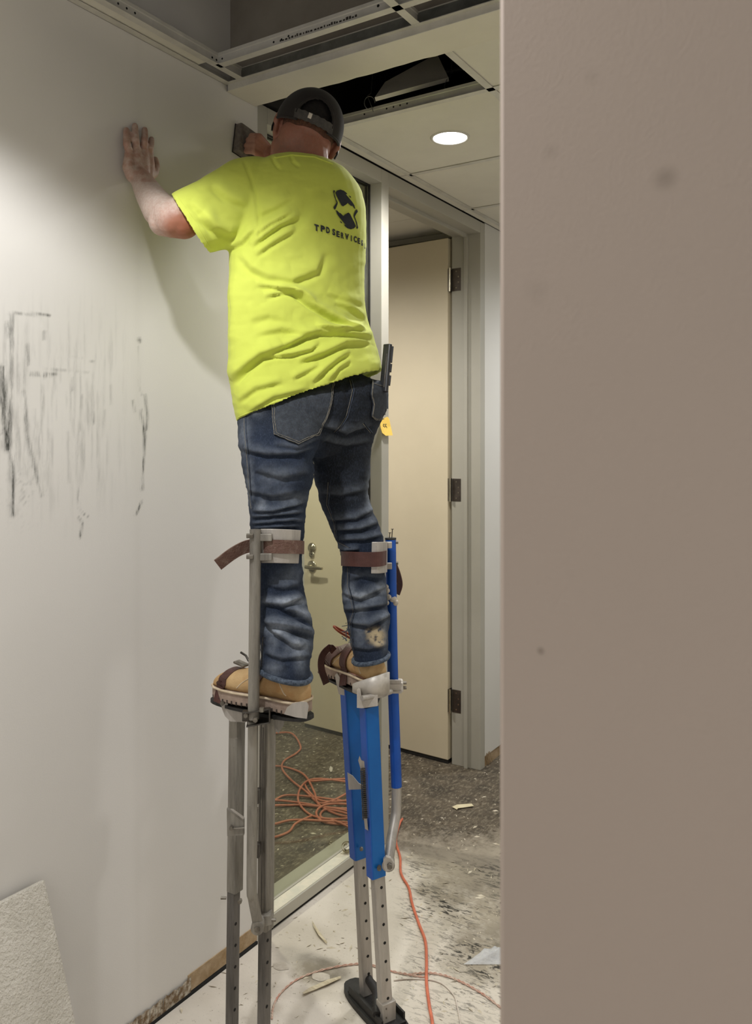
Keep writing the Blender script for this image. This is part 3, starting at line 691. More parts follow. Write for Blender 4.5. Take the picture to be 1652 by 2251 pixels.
# heel cup: bent white strap of metal round the boot heel, higher on the outer side
hc = MB(); N = 18; pts0, pts1 = [], []
for k in range(N):
    a = math.radians(-100+200*k/(N-1)); d = -fd*math.cos(a)*.058+rs*math.sin(a)*.052; q = k/(N-1)
    b0 = RH+fd*.045+d+Vector((0, 0, -.004)); h = .014+.056*max(0, math.sin(min(1, .06+q*.94)*math.pi))**.7*(0.5+.6*q)
    pts0.append(b0); pts1.append(b0+Vector((0, 0, h)))
hc.add(pts0+pts1, [(i, i+1, N+i+1, N+i) for i in range(N-1)], True); hc.build('heel_cup', M_white, ro, solid=.003)
# white brackets at the top of the channels
MB().poly_prism([P(736, 1486, 2.42), P(741, 1480, 2.42), P(747, 1490, 2.42), P(750, 1500, 2.42), P(758, 1500, 2.42), P(758, 1529, 2.42), P(744, 1526, 2.42), P(740, 1508, 2.42)], FWD*.05).build('toe_bracket', M_white, ro)
MB().poly_prism([P(784, 1520, 2.305), P(788, 1514, 2.305), P(792, 1516, 2.305), P(794, 1530, 2.305), P(830, 1528, 2.305), P(830, 1552, 2.305), P(795, 1557, 2.305), P(784, 1556, 2.305)], FWD*.05).build('heel_bracket', M_white, ro)
MB().poly_prism([P(828, 1528, 2.33), P(837, 1526, 2.36), P(834, 1538, 2.36), P(830, 1548, 2.34)], FWD*.01).build('bracket_gusset', M_steel, ro)
MB().tube([P(795, 1535, 2.29), P(840, 1527, 2.33), P(858, 1520, 2.38)], .008, 8).build('platform_arm', M_alu, ro)
m = MB().frame_box(P(869, 1507, 2.425), RGT, UP, FWD, .022, .015, .024).build('tube_clamp', M_white, ro, bevel=.005)
MB().frame_box(P(866, 1498, 2.40), RGT, UP, FWD, .020, .004, .006).build('clamp_jaw', M_alu, ro); MB().frame_box(P(868, 1521, 2.40), RGT, UP, FWD, .018, .003, .006).build('clamp_jaw', M_alu, ro)
for dv in (-6, 5): bolt(ro, P(887, 1507+dv, 2.42), RGT, .005, .016)
# latch plates and spring between the channels
MB().poly_prism([P(763, 1699, 2.40), P(775, 1706, 2.40), P(788, 1722, 2.40), P(797, 1727, 2.40), P(796, 1735, 2.40), P(766, 1736, 2.40)], FWD*.004).build('link_plate', M_alu, ro)
MB().poly_prism([P(787, 1672, 2.31), P(790, 1662, 2.31), P(794, 1672, 2.31), P(800, 1674, 2.31), P(802, 1698, 2.31), P(793, 1694, 2.31)], FWD*.004).build('spring_anchor', M_alu, ro)
MB().poly_prism([P(799, 1797, 2.315), P(806, 1800, 2.315), P(809, 1826, 2.315), P(802, 1822, 2.315)], FWD*.004).build('spring_anchor', M_alu, ro)
sp = MB(); a, b = P(797, 1690, 2.30), P(802, 1800, 2.30)
sp.tube([a.lerp(b, k/260)+RGT*.0065*math.cos(k*.62)+FWD*.0065*math.sin(k*.62) for k in range(261)], .0016, 5); sp.build('spring', M_steel, ro)
bolt(ro, P(794, 1866, 2.415), FWD, .0055, .008); bolt(ro, P(833, 1908, 2.315), FWD, .0065, .012)
m = MB(); m.poly_prism([P(842, 1890, 2.32), P(848, 1884, 2.32), P(858, 1887, 2.32), P(866, 1899, 2.32), P(863, 1912, 2.32), P(848, 1916, 2.32), P(843, 1908, 2.32)], FWD*.012).build('pivot_plate', M_white, ro)
bolt(ro, P(856, 1904, 2.315), FWD, .008, .012)
cb = (lo[0][1]+lo[1][1])/2; stilt_foot(ro, cb-Vector((0, 0, cb.z)), fd, rs)
MB().frame_box(lo[1][1]+Vector((0, 0, .022)), rs, fd, Vector((0, 0, 1)), .022, .018, .03).build('leg_socket', M_alu, ro, bevel=.002)
for k in (0, 1): bolt(ro, lo[1][1]+Vector((0, 0, .015+.025*k))-FWD*.02, FWD, .003, .004)
MB().tube([lo[0][1]+Vector((0, 0, .06)), (lo[0][1]+lo[1][1])/2+Vector((0, 0, .045)), lo[1][1]+Vector((0, 0, .02))-rs*.03], .012, 10).build('foot_spring_bar', M_black, ro)
# ------------------------------------------------------------------ worker on the stilts
def cone(mb, p0, r0, p1, r1, n=14, flat=None):
    # tapered capsule; flat = (direction, factor) squashes the cross-section
    p0, p1 = Vector(p0), Vector(p1); d = p1-p0; L = d.length; d = d/L if L > 1e-6 else Vector((0, 0, 1)); a = d.orthogonal().normalized(); b = d.cross(a)
    prof = [(r0*math.cos(x), -r0*math.sin(x)) for x in (math.pi/2*.96, 1.1, .7, .35, 0)]+[(r1*math.cos(x), L+r1*math.sin(x)) for x in (0, .35, .7, 1.1, math.pi/2*.96)]
    vs = []
    for r, h in prof:
        for j in range(n):
            o = (a*math.cos(2*math.pi*j/n)+b*math.sin(2*math.pi*j/n))*r
            if flat: o = o-flat[0]*o.dot(flat[0])*(1-flat[1])
            vs.append(p0+d*h+o)
    m = len(prof); fs = [(i*n+j, i*n+(j+1) % n, (i+1)*n+(j+1) % n, (i+1)*n+j) for i in range(m-1) for j in range(n)]
    fs += [tuple(reversed(range(n))), tuple((m-1)*n+j for j in range(n))]
    return mb.add(vs, fs, True)
def chain(mb, pts, n=14, flat=None):
    for (p, r), (q, s) in zip(pts[:-1], pts[1:]): cone(mb, p, r, q, s, n, flat)
def ellip(mb, c, ax, n=20, m=14):
    c = Vector(c); vs = []; fs = []
    for i in range(m+1):
        th = math.pi*(.02+.96*i/m)
        for j in range(n):
            ph = 2*math.pi*j/n; vs.append(c+ax[0]*math.sin(th)*math.cos(ph)+ax[1]*math.sin(th)*math.sin(ph)+ax[2]*math.cos(th))
    fs = [(i*n+j, i*n+(j+1) % n, (i+1)*n+(j+1) % n, (i+1)*n+j) for i in range(m) for j in range(n)]+[tuple(range(n)), tuple(m*n+j for j in range(n))]
    return mb.add(vs, fs, True)
def ring(A, B, tA, tB, d, n=40, e=2.25):
    a, b = P(*A, tA), P(*B, tB); c = (a+b)/2; e1 = (b-a)/2; e2 = FWD*d; out = []
    for j in range(n):
        x, y = math.cos(2*math.pi*j/n), math.sin(2*math.pi*j/n); s = (abs(x)**e+abs(y)**e)**(-1/e)
        out.append(c+e1*x*s+e2*y*s)
    return out
def lerp_rings(rings, k=4):
    # smooth in-betweens of the listed rings
    out = []; n = len(rings)
    for i in range(n-1):
        a = rings[max(i-1, 0)]; b = rings[i]; c = rings[i+1]; d = rings[min(i+2, n-1)]
        for q in range(k):
            t = q/k; out.append([.5*((2*B)+(C-A)*t+(2*A-5*B+4*C-D)*t*t+(3*B-A-3*C+D)*t**3) for A, B, C, D in zip(a, b, c, d)])
    out.append(rings[-1]); return out
def loft(mb, rings, caps=True):
    n = len(rings[0]); vs = [p for r in rings for p in r]
    fs = [(i*n+j, i*n+(j+1) % n, (i+1)*n+(j+1) % n, (i+1)*n+j) for i in range(len(rings)-1) for j in range(n)]
    if caps: fs += [tuple(reversed(range(n))), tuple((len(rings)-1)*n+j for j in range(n))]
    return mb.add(vs, fs, True)
def inset(r, k): 
    c = sum(r, Vector())/len(r); return [c+(p-c)*k for p in r]
def fuse(mb, voxel, smooth, factor=.5):
    # weld overlapping shapes into one continuous skin
    o = mb.build('tmp', None)
    m = o.modifiers.new('r', 'REMESH'); m.mode = 'VOXEL'; m.voxel_size = voxel; m.use_smooth_shade = True
    if smooth: s = o.modifiers.new('s', 'SMOOTH'); s.factor = factor; s.iterations = smooth
    dg = bpy.context.evaluated_depsgraph_get(); me = bpy.data.meshes.new_from_object(o.evaluated_get(dg))
    old = o.data; bpy.data.objects.remove(o); bpy.data.meshes.remove(old)
    return me
def mesh_np(me):
    v = np.empty(len(me.vertices)*3, np.float32); me.vertices.foreach_get('co', v)
    n = np.empty(len(me.vertices)*3, np.float32); me.vertices.foreach_get('normal', n)
    return v.reshape(-1, 3).astype(float), n.reshape(-1, 3).astype(float)
def set_np(me, v): me.vertices.foreach_set('co', v.astype(np.float32).ravel()); me.update()
def folds(v, n, strokes, gate=.0):
    # ridge with a crease beside it along each stroke read off the photograph; only cloth that faces the reading side
    u, w_, t = to_px(v); view = np.array(CAM)-v; view /= np.linalg.norm(view, axis=1)[:, None]
    g = np.clip(((n*view).sum(1)-gate)/.25, 0, 1); h = np.zeros(len(v))
    for pts, wd, ht in strokes:
        d, s, k = seg_dist(u, w_, pts); sd = d*s
        tap = np.clip(np.minimum(k, 1-k)*5, .0, 1)**.7
        x = sd/wd
        f = np.where(x < 0, np.exp(-(x/1.5)**2), np.exp(-(x/.6)**2))-.75*np.exp(-((x-.95)/.5)**2)
        h += ht*tap*f*(d < wd*4)
    return h*g
def blobs(v, lst, soft=2.0):
    u, w_, t = to_px(v); a = np.zeros(len(v))
    for (cu, cv, ru, rv, s) in lst: a = np.maximum(a, s*np.exp(-(((u-cu)/ru)**2+((w_-cv)/rv)**2)**(soft/2)))
    return a
def mk(me, name, mat, parent):
    me.name = name; me.materials.clear(); me.materials.append(mat); me.polygons.foreach_set('use_smooth', np.ones(len(me.polygons), bool))
    o = bpy.data.objects.new(name, me); COL.objects.link(o)
    if parent: attach(o, parent)
    return o
def bvh(o): 
    me = o.data; return BVHTree.FromPolygons([x.co[:] for x in me.vertices], [p.vertices[:] for p in me.polygons])
def hit(tree, u, v, off):
    d = ray(u, v).normalized(); loc, nr, i, dist = tree.ray_cast(CAM, d)
    if loc is None: return None
    if nr.dot(d) > 0: nr = -nr
    return loc+nr*off
def patch(tree, polys, off, name, mat, parent, step=5, thick=0.0):
    # flat outlines (photograph pixels) laid onto the surface as a thin piece
    bm = bmesh.new()
    for poly in polys:
        vs = [bm.verts.new((x, y, 0)) for x, y in poly]; bm.faces.new(vs)
    bmesh.ops.triangulate(bm, faces=bm.faces[:])
    xs = [v.co.x for v in bm.verts]; ys = [v.co.y for v in bm.verts]
    for axis, lo_, hi_ in ((0, min(xs), max(xs)), (1, min(ys), max(ys))):
        x = lo_+step
        while x < hi_:
            co = Vector((0, 0, 0)); no = Vector((0, 0, 0)); co[axis] = x; no[axis] = 1
            bmesh.ops.bisect_plane(bm, geom=bm.verts[:]+bm.edges[:]+bm.faces[:], plane_co=co, plane_no=no, dist=1e-4); x += step
    bad = []
    for v in bm.verts:
        h = hit(tree, v.co.x, v.co.y, off)
        if h is None: bad.append(v)
        else: v.co = h
    if bad: bmesh.ops.delete(bm, geom=bad, context='VERTS')
    me = bpy.data.meshes.new(name); bm.to_mesh(me); bm.free()
    o = mk(me, name, mat, parent)
    if thick: m = o.modifiers.new('s', 'SOLIDIFY'); m.thickness = thick; m.offset = 0
    return o
def line_on(tree, pts, off, r, name, mat, parent, step=4):
    q = []
    for (a, b), (c, d) in zip(pts[:-1], pts[1:]):
        k = max(1, int(math.hypot(c-a, d-b)/step)); q += [(a+(c-a)*i/k, b+(d-b)*i/k) for i in range(k)]
    q.append(pts[-1]); h = [x for x in (hit(tree, u, v, off) for u, v in q) if x is not None]
    if len(h) < 2: return None
    h2 = [h[0]]
    for p in h[1:]:
        if (p-h2[-1]).length < .05: h2.append(p)
    return MB().tube(h2, r, 6).build(name, mat, parent) if len(h2) > 1 else None

# ---- materials
def skinmat():
    m, nt, b = newmat('dusty_skin')
    c = mixc(nt, ramp(nt, noise(nt, 30, 4), .3, .7), lin('b0806a'), lin('9c6a55'))
    c = mixc(nt, attr(nt, 'red_and_shade'), c, lin('95583f'))
    c = mixc(nt, attr(nt, 'hair'), c, lin('5d4a3e'))
    k = nt.nodes.new('ShaderNodeMath'); k.operation = 'MULTIPLY'; nt.links.new(attr(nt, 'dust'), k.inputs[0])
    nt.links.new(ramp(nt, noise(nt, 130, 4, .7), .25, .62, (.45, .45, .45)), k.inputs[1])
    c = mixc(nt, k.outputs[0], c, lin('cbbdb2'))
    nt.links.new(c, b.inputs['Base Color']); b.inputs['Roughness'].default_value = .55
    b.inputs['Subsurface Weight'].default_value = .08; b.inputs['Subsurface Radius'].default_value = (.01, .004, .002); b.inputs['Subsurface Scale'].default_value = .3
    bump(nt, b, noise(nt, 240, 4, .7), .2, .002); return m
def clothmat(name, c1, c2, bs, sheen=0):
    m, nt, b = newmat(name); c = mixc(nt, ramp(nt, noise(nt, 6, 3), .3, .7), lin(c1), lin(c2)); nt.links.new(c, b.inputs['Base Color'])
    b.inputs['Roughness'].default_value = .9; b.inputs['Specular IOR Level'].default_value = .15; b.inputs['Sheen Weight'].default_value = sheen
    n1 = bump(nt, b, noise(nt, 28, 4, .6), .12, .006); bump(nt, b, noise(nt, bs, 2), .12, .0012, n1); return m
def denimmat():
    m, nt, b = newmat('worn_denim')
    dk = mixc(nt, ramp(nt, noise(nt, 26, 5, .65), .3, .7), lin('1f2735'), lin('273041'))
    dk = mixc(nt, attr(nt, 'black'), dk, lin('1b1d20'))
    w = noise(nt, 420, 2, .5, stretch=(1, 1, .35))
    dk = mixc(nt, ramp(nt, w, .45, .75, (0, 0, 0), (.2, .2, .2)), dk, lin('56637a'))
    k = nt.nodes.new('ShaderNodeMath'); k.operation = 'MULTIPLY'; nt.links.new(attr(nt, 'fade'), k.inputs[0])
    nt.links.new(ramp(nt, noise(nt, 60, 5, .7), .25, .65, (.3, .3, .3)), k.inputs[1])
    c = mixc(nt, k.outputs[0], dk, lin('9fa7b2'))
    k2 = nt.nodes.new('ShaderNodeMath'); k2.operation = 'MULTIPLY'; nt.links.new(attr(nt, 'mud'), k2.inputs[0]); nt.links.new(ramp(nt, noise(nt, 90, 4), .3, .5), k2.inputs[1])
    c = mixc(nt, k2.outputs[0], c, lin('b9a98a'))
    nt.links.new(c, b.inputs['Base Color']); b.inputs['Roughness'].default_value = .88; b.inputs['Specular IOR Level'].default_value = .2
    n1 = bump(nt, b, noise(nt, 40, 4, .6), .12, .005); bump(nt, b, w, .15, .001, n1); return m
M_skin = skinmat(); M_denim = denimmat()
M_shirt = clothmat('neon_yellow_cotton', 'd2dc62', 'cad45b', 500, .1)
M_print = pmat('navy_screen_print', '23262c', '2c3036', 60, .8)
M_stitch = pmat('denim_stitching', '8a8477', '5c5a55', 120, .9)
M_seam = pmat('denim_seam', '1d212a', '3a4352', 60, .9)
M_hem = pmat('faded_denim_hem', '5a6675', '2f3745', 120, .9, 0, .3, 200)
M_cap = clothmat('black_cap_cotton', '2b2826', '34302d', 400, .1)
M_capd = pmat('cap_strap', '4b4742', '3a3734', 80, .7, 0, .2, 200)
M_boot = pmat('tan_nubuck', 'c8a97a', 'b08857', 14, .75, 0, .25, 60)
M_bootd = pmat('dusty_nubuck', 'c9ad86', 'ab8252', 18, .8, 0, .25, 60)
M_sole = pmat('dusty_rubber_sole', 'ab9788', '8a786b', 30, .85, 0, .3, 60)
M_groove = pmat('sole_groove', '4a3f38', '3a312b', 30, .9)
M_welt = pmat('pale_welt', 'd9c8ae', 'bda98c', 40, .8)
M_blackp = pmat('black_plastic', '1e1e20', '2a2a2c', 30, .4, 0, .03, 60)
M_sand = pmat('sanding_sponge', '7a7169', '5f564e', 40, .95, 0, .6, 160)

man = empty('person', (.45, 1.85, .0), 'worker in neon yellow shirt, jeans and dark cap on stilts, palm on the wall', 'person')

# ---- body (one continuous mesh)
HF = (FWD*math.cos(.28)-RGT*math.sin(.28)).normalized()          # where the face points
HS = HF.cross(UP).normalized()                                   # his right
tilt = Matrix.Rotation(math.radians(-9), 3, HF)                  # head leans to his right
HU = (Matrix.Rotation(math.radians(19), 3, HF) @ UP); HS = HF.cross(HU).normalized()
HU = (Matrix.Rotation(math.radians(10), 3, HS) @ HU); HFt = HU.cross(HS).normalized()   # chin up a little
HC = P(671, 303, 2.365)
def H(f, s, u): return HC+HFt*f+HS*s+HU*u
b = MB()
ellip(b, H(0, 0, .022), [HFt*.098, HS*.078, HU*.098]); ellip(b, H(.035, 0, -.045), [HFt*.062, HS*.062, HU*.075])
ellip(b, H(-.035, 0, -.02), [HFt*.062, HS*.075, HU*.07])
cone(b, H(.085, 0, -.005), .012, H(.104, 0, -.04), .015); cone(b, H(.085, .014, -.045), .009, H(.085, -.014, -.045), .009)   # nose
cone(b, H(.082, .022, -.072), .008, H(.082, -.022, -.072), .008); cone(b, H(.078, .012, -.105), .014, H(.078, -.012, -.105), .014)  # lips, chin
cone(b, H(.082, .035, .028), .011, H(.082, -.035, .028), .011)                                                                   # brow
for s in (1, -1):                                                                                                                # ears
    e = [H(.010, s*.080, .022), H(-.006, s*.090, .028), H(-.016, s*.092, .008), H(-.010, s*.086, -.018), H(.004, s*.078, -.034)]
    chain(b, [(e[0], .006), (e[1], .0085), (e[2], .009), (e[3], .008), (e[4], .007)]); cone(b, H(0, s*.074, .01), .012, H(.002, s*.072, -.018), .012)
    cone(b, H(.03, s*.050, -.075), .022, H(.065, s*.025, -.095), .02); cone(b, H(.0, s*.06, -.05), .024, H(.03, s*.052, -.075), .022)   # jaw
nb, nt_ = P(664, 400, 2.34), H(-.01, 0, -.05)
cone(b, nb, .078, nt_, .076, 20); cone(b, P(678, 372, 2.32), .058, H(-.035, .0, -.02), .062)
# torso and legs under the clothes
chain(b, [(P(664, 420, 2.34), .075), (P(660, 500, 2.33), .10), (P(655, 600, 2.31), .10), (P(660, 760, 2.28), .10), (P(690, 890, 2.28), .10)], 20, (FWD, .7))
cone(b, P(560, 425, 2.235), .05, P(715, 440, 2.40), .05, 18)
LHIP, RHIP = P(610, 930, 2.17), P(765, 905, 2.35)
chain(b, [(LHIP, .06), (P(612, 1050, 2.135), .055), (P(611, 1140, 2.135), .048), (P(616, 1310, 2.135), .042), (P(628, 1460, 2.09), .032), (P(640, 1535, 2.06), .028)], 16)
chain(b, [(RHIP, .06), (P(751, 1050, 2.367), .05), (P(768, 1130, 2.367), .044), (P(799, 1230, 2.37), .038), (P(803, 1340, 2.367), .036), (P(815, 1440, 2.357), .030), (P(812, 1500, 2.36), .026)], 16)
cone(b, P(600, 1530, 2.11), .03, P(520, 1520, 2.17), .025); cone(b, P(800, 1495, 2.38), .028, P(755, 1475, 2.48), .024)
# left arm: shoulder, elbow, wrist on the wall
SH, EL, WR = P(548, 420, 2.22), P(388, 478, 2.075), onplane(309, 392, 0, .050)
chain(b, [(SH, .058), (P(470, 455, 2.14), .054), (EL+Vector((0, 0, .0)), .047)], 18)
cone(b, P(402, 487, 2.08), .044, P(358, 488, 2.085), .036, 16); cone(b, P(375, 508, 2.075), .017, P(352, 497, 2.085), .016)
chain(b, [(P(378, 482, 2.075), .046), (P(352, 462, 2.12), .045), (P(330, 430, 2.19), .038), (WR, .0285)], 18)
def W(u, v, x): return onplane(u, v, 0, x)
FL = Vector((1, 0, 0))
chain(b, [(WR, .028), (W(308, 376, .040), .026), (W(306, 355, .032), .024)], 16, (FL, .7))
for p in ([(W(291, 386, .043), .019), (W(283, 368, .034), .0175), (W(285, 337, .026), .0135)], [(W(302, 384, .045), .019), (W(299, 360, .036), .018), (W(300, 331, .028), .0135)],
          [(W(314, 384, .045), .018), (W(314, 360, .037), .018), (W(315, 331, .028), .0135)], [(W(325, 386, .042), .017), (W(327, 362, .034), .0165), (W(327, 340, .027), .013)]): chain(b, p, 14)
for p in ([(W(285, 337, .026), .0115), (W(279, 318, .031), .0108), (W(278, 302, .020), .0098), (W(277.5, 286, .010), .0088)], [(W(300, 331, .028), .0115), (W(298, 309, .034), .0108), (W(297, 293, .022), .0098), (W(296.5, 277, .010), .0088)],
          [(W(315, 331, .028), .0112), (W(317, 312, .034), .0105), (W(318, 298, .022), .0096), (W(318, 285, .010), .0086)], [(W(327, 340, .027), .0108), (W(330, 326, .034), .010), (W(332, 315, .022), .0092), (W(333, 306, .010), .0082)],
          [(W(327, 386, .036), .017), (W(338, 380, .028), .0135), (W(343, 366, .018), .0115), (W(341, 351, .011), .0095)]): chain(b, p, 12)
# right arm: reaches across in front of the face to the sanding sponge
RSH, REL, RWR = P(722, 440, 2.41), P(716, 430, 2.66), P(612, 352, 2.64)
chain(b, [(RSH, .05), (REL, .043)], 16); chain(b, [(REL, .045), (RWR, .03)], 16)
chain(b, [(RWR, .028), (P(592, 338, 2.66), .026), (P(580, 330, 2.67), .024)], 14)
for i, (u0, v0, u1, v1, u2, v2) in enumerate(((590, 325, 570, 300, 552, 298), (586, 332, 563, 309, 545, 308), (582, 339, 558, 320, 541, 320), (580, 346, 556, 332, 541, 333))):
    chain(b, [(P(u0, v0, 2.655), .0125), (P(u1, v1, 2.615), .0105), (P(u2, v2, 2.628), .009)], 12)
chain(b, [(P(597, 338, 2.66), .014), (P(586, 322, 2.70), .0115), (P(572, 318, 2.715), .0095)], 12)
me = fuse(b, .0036, 4)
v, n = mesh_np(me); u_, v_, t_ = to_px(v); zz = v[:, 2]
arm = (u_ < 470) & (v_ > 200) & (v_ < 560)
dust = np.where(arm, np.clip(.95-np.exp(-(((u_-405)/55)**2+((v_-500)/42)**2))*1.4, 0, 1), .12)
dust = np.where(arm & (v_ < 400), .3+.5*np.clip(fbm(u_/9, v_/9, 3)*2-.6, 0, 1), dust)
red_and_shade = np.where(arm, np.exp(-(((u_-420)/50)**2+((v_-500)/45)**2)), np.where((v_ > 255) & (v_ < 380) & (u_ > 560), .95, .1))  # elbow redness is skin; the neck's darker red-brown is painted shade
red_and_shade = np.where(arm & (v_ < 345), .35, red_and_shade)
hr = blobs(v, [(305, 365, 22, 16, .35), (660, 318, 30, 22, .35), (625, 322, 25, 18, .45), (690, 292, 50, 10, .28)])*np.clip(fbm(u_/3, v_/3, 21)*3-.9, 0, 1)
setattr_f(me, 'dust', np.clip(dust, 0, 1)); setattr_f(me, 'red_and_shade', np.clip(red_and_shade, 0, 1)); setattr_f(me, 'hair', hr)
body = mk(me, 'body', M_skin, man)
M_eye = pmat('eye_white', 'd8d4cc', 'cfc9c0', 20, .3); M_iris = pmat('iris', '3a2c20', '221a14', 40, .3)
for s in (1, -1):
    e = MB(); ellip(e, H(.083, s*.031, .005), [HFt*.012, HS*.013, HU*.011], 14, 10); e = e.build('eye', M_eye, man)
    MB().disc_prism(H(.0945, s*.031, .005), HFt, .005, .002, 14).build('iris', M_iris, e)

# ---- t-shirt
TR = [((521, 930), (838, 816), 2.17, 2.37, .150), ((510, 880), (837, 800), 2.17, 2.37, .153), ((505, 835), (829, 775), 2.18, 2.38, .152), ((504, 780), (820, 742), 2.18, 2.39, .150), ((503, 725), (809, 706), 2.19, 2.40, .150),
      ((502, 650), (800, 640), 2.20, 2.41, .155), ((503, 580), (802, 560), 2.21, 2.42, .16), ((506, 520), (806, 510), 2.22, 2.43, .165), ((518, 460), (804, 462), 2.23, 2.43, .165), ((530, 415), (793, 420), 2.24, 2.43, .155),
      ((548, 384), (770, 388), 2.25, 2.42, .135), ((578, 362), (746, 372), 2.27, 2.40, .112), ((603, 355), (737, 369), 2.29, 2.385, .098)]
rings = lerp_rings([ring(*r) for r in TR], 4)
s = MB()
low = inset(rings[0], .955)
loft(s, [inset([p+Vector((0, 0, .014)) for p in rings[0]], .93), [p+Vector((0, 0, .004)) for p in low]]+rings+[inset([p-Vector((0, 0, .004)) for p in rings[-1]], .93), inset([p-Vector((0, 0, .03)) for p in rings[-1]], .88)])
SL = [((379, 430), (457, 557), 2.085, 2.10, .074), ((408, 415), (470, 553), 2.105, 2.115, .080), ((440, 400), (488, 549), 2.13, 2.14, .086), ((478, 379), (520, 548), 2.17, 2.18, .095), ((520, 356), (560, 540), 2.215, 2.225, .105), ((580, 352), (615, 500), 2.27, 2.28, .11), ((640, 370), (660, 480), 2.31, 2.31, .09)]
sr = lerp_rings([ring(*r) for r in SL], 4); ax = (sum(sr[4], Vector())-sum(sr[0], Vector())).normalized()
loft(s, [inset([p+ax*.05 for p in sr[0]], .86), inset([p+ax*.003 for p in sr[0]], .90)]+sr)
# right sleeve, raised forward
rr = []
for c, rad in ((P(722, 440, 2.37), .088), (P(728, 435, 2.46), .082), (P(726, 432, 2.56), .076), (P(722, 432, 2.63), .072)):
    rr.append((c, rad))
chain(s, rr, 20)
me = fuse(s, .0042, 5)
v, n = mesh_np(me)
ST = [([(562, 622), (600, 628), (643, 636), (683, 668), (734, 697), (795, 727)], 9, .011), ([(580, 650), (620, 640), (660, 642), (690, 664)], 8, .006), ([(690, 716), (734, 724), (800, 722)], 7, .009),
      ([(600, 768), (640, 752), (671, 736), (701, 727), (760, 731), (820, 738)], 9, .012), ([(508, 836), (535, 805), (569, 778), (620, 757)], 13, .013), ([(577, 782), (638, 778), (680, 768), (700, 752)], 7, .008),
      ([(655, 792), (709, 775), (755, 753), (812, 748)], 9, .010), ([(683, 838), (715, 808), (740, 788), (768, 770)], 9, .008), ([(720, 835), (742, 808), (770, 790)], 7, .006), ([(640, 830), (700, 800)], 8, .005),
      ([(530, 552), (556, 586), (590, 604), (640, 612), (690, 592), (708, 550)], 15, .007), ([(550, 540), (580, 515), (612, 492), (660, 470)], 10, .009), ([(556, 518), (590, 492), (640, 462)], 8, .006), ([(558, 560), (600, 530), (650, 500)], 9, .006),
      ([(563, 470), (600, 455), (640, 430)], 11, .004), ([(498, 545), (530, 530), (560, 500)], 8, .006), ([(440, 470), (470, 495), (520, 515)], 14, .006), ([(470, 400), (500, 430), (545, 450)], 13, .005), ([(420, 440), (450, 470), (480, 520)], 11, .004),
      ([(600, 340), (606, 355), (618, 370)], 5, .003), ([(640, 336), (646, 352), (660, 365)], 5, .003), ([(520, 880), (560, 850), (620, 835)], 10, .005), ([(540, 905), (600, 870), (680, 850)], 9, .005), ([(545, 700), (590, 690), (640, 700)], 14, .004), ([(740, 660), (780, 680), (805, 700)], 9, .006),
      ([(505, 600), (512, 680), (508, 760)], 10, .005), ([(700, 420), (690, 470), (660, 520)], 20, .004), ([(560, 730), (620, 720), (690, 735)], 12, .005), ([(720, 640), (760, 655), (800, 668)], 10, .004)]
h = folds(v, n, ST)*1.25
u_, v_, t_ = to_px(v)
h += (fbm(u_/70+v[:, 1]*3, v_/50, 31, 3)-.5)*.010*np.clip((v_-330)/200, .3, 1)+(fbm(u_/26+v_/60, v_/12, 33, 2)-.5)*.0022
seam = [(538, 358), (552, 395), (561, 430), (568, 475), (570, 520)]
d, s_, k = seg_dist(u_, v_, seam); h -= .004*np.exp(-(d/4)**2)*(t_ < 2.3)
v = v+n*h[:, None]; set_np(me, v)
shirt = mk(me, 't_shirt', M_shirt, man)
TS = bvh(shirt)
# hem, cuff and collar bands
def band(pts, name, r, off=.001, par=None, mat=M_shirt):
    return line_on(TS, pts, off, r, name, mat, par or shirt)
band([(524, 917), (560, 901), (600, 886), (660, 868), (720, 848), (790, 824), (834, 808)], 'hem_stitching', .0016, -.0004)
band([(388, 430), (425, 480), (464, 546)], 'cuff_stitching', .0012, -.0003)
band([(604, 347), (640, 341), (690, 345), (730, 360)], 'collar_rib', .003, .000)
# screen print: two hands emblem and firm name
Z7 = lambda p: (650+p[0]/8.26, 380+p[1]/8.26)
UPH = [(708, 365), (740, 328), (800, 310), (860, 328), (905, 365), (925, 392), (895, 390), (960, 470), (1010, 530), (1050, 590), (1068, 655), (1050, 650), (1020, 600), (985, 545), (975, 547), (1005, 605), (985, 600), (930, 548), (905, 575), (860, 575), (842, 612), (815, 590), (770, 500), (730, 420)]
ARM = [(680, 315), (668, 345), (690, 440), (728, 540), (708, 580), (672, 630), (690, 672), (715, 650), (745, 570), (748, 540), (715, 470), (688, 370), (700, 335)]
DSH = [(950, 412), (985, 432), (992, 465), (966, 442)]
rot = lambda L: [(1786-x, 1336-y) for x, y in L]
for nm, pl in (('printed_hand', UPH), ('printed_hand', rot(UPH)), ('printed_arc', ARM), ('printed_arc', rot(ARM)), ('printed_dash', DSH), ('printed_dash', rot(DSH))):
    patch(TS, [[Z7(p) for p in pl]], .0022, nm, M_print, shirt, 3)
def glyph(ch, size=1.0, bold=.02):
    cu = bpy.data.curves.new('g', 'FONT'); cu.body = ch; cu.size = size; cu.offset = bold; cu.resolution_u = 4; cu.fill_mode = 'FRONT'
    o = bpy.data.objects.new('g', cu); COL.objects.link(o); dg = bpy.context.evaluated_depsgraph_get()
    me = bpy.data.meshes.new_from_object(o.evaluated_get(dg)); bpy.data.objects.remove(o); bpy.data.curves.remove(cu)
    vs = np.array([x.co[:2] for x in me.vertices]); pl = [list(p.vertices) for p in me.polygons]; bpy.data.meshes.remove(me)
    lo_, hi_ = vs.min(0), vs.max(0); return (vs-(lo_+hi_)/2)/(hi_-lo_), pl
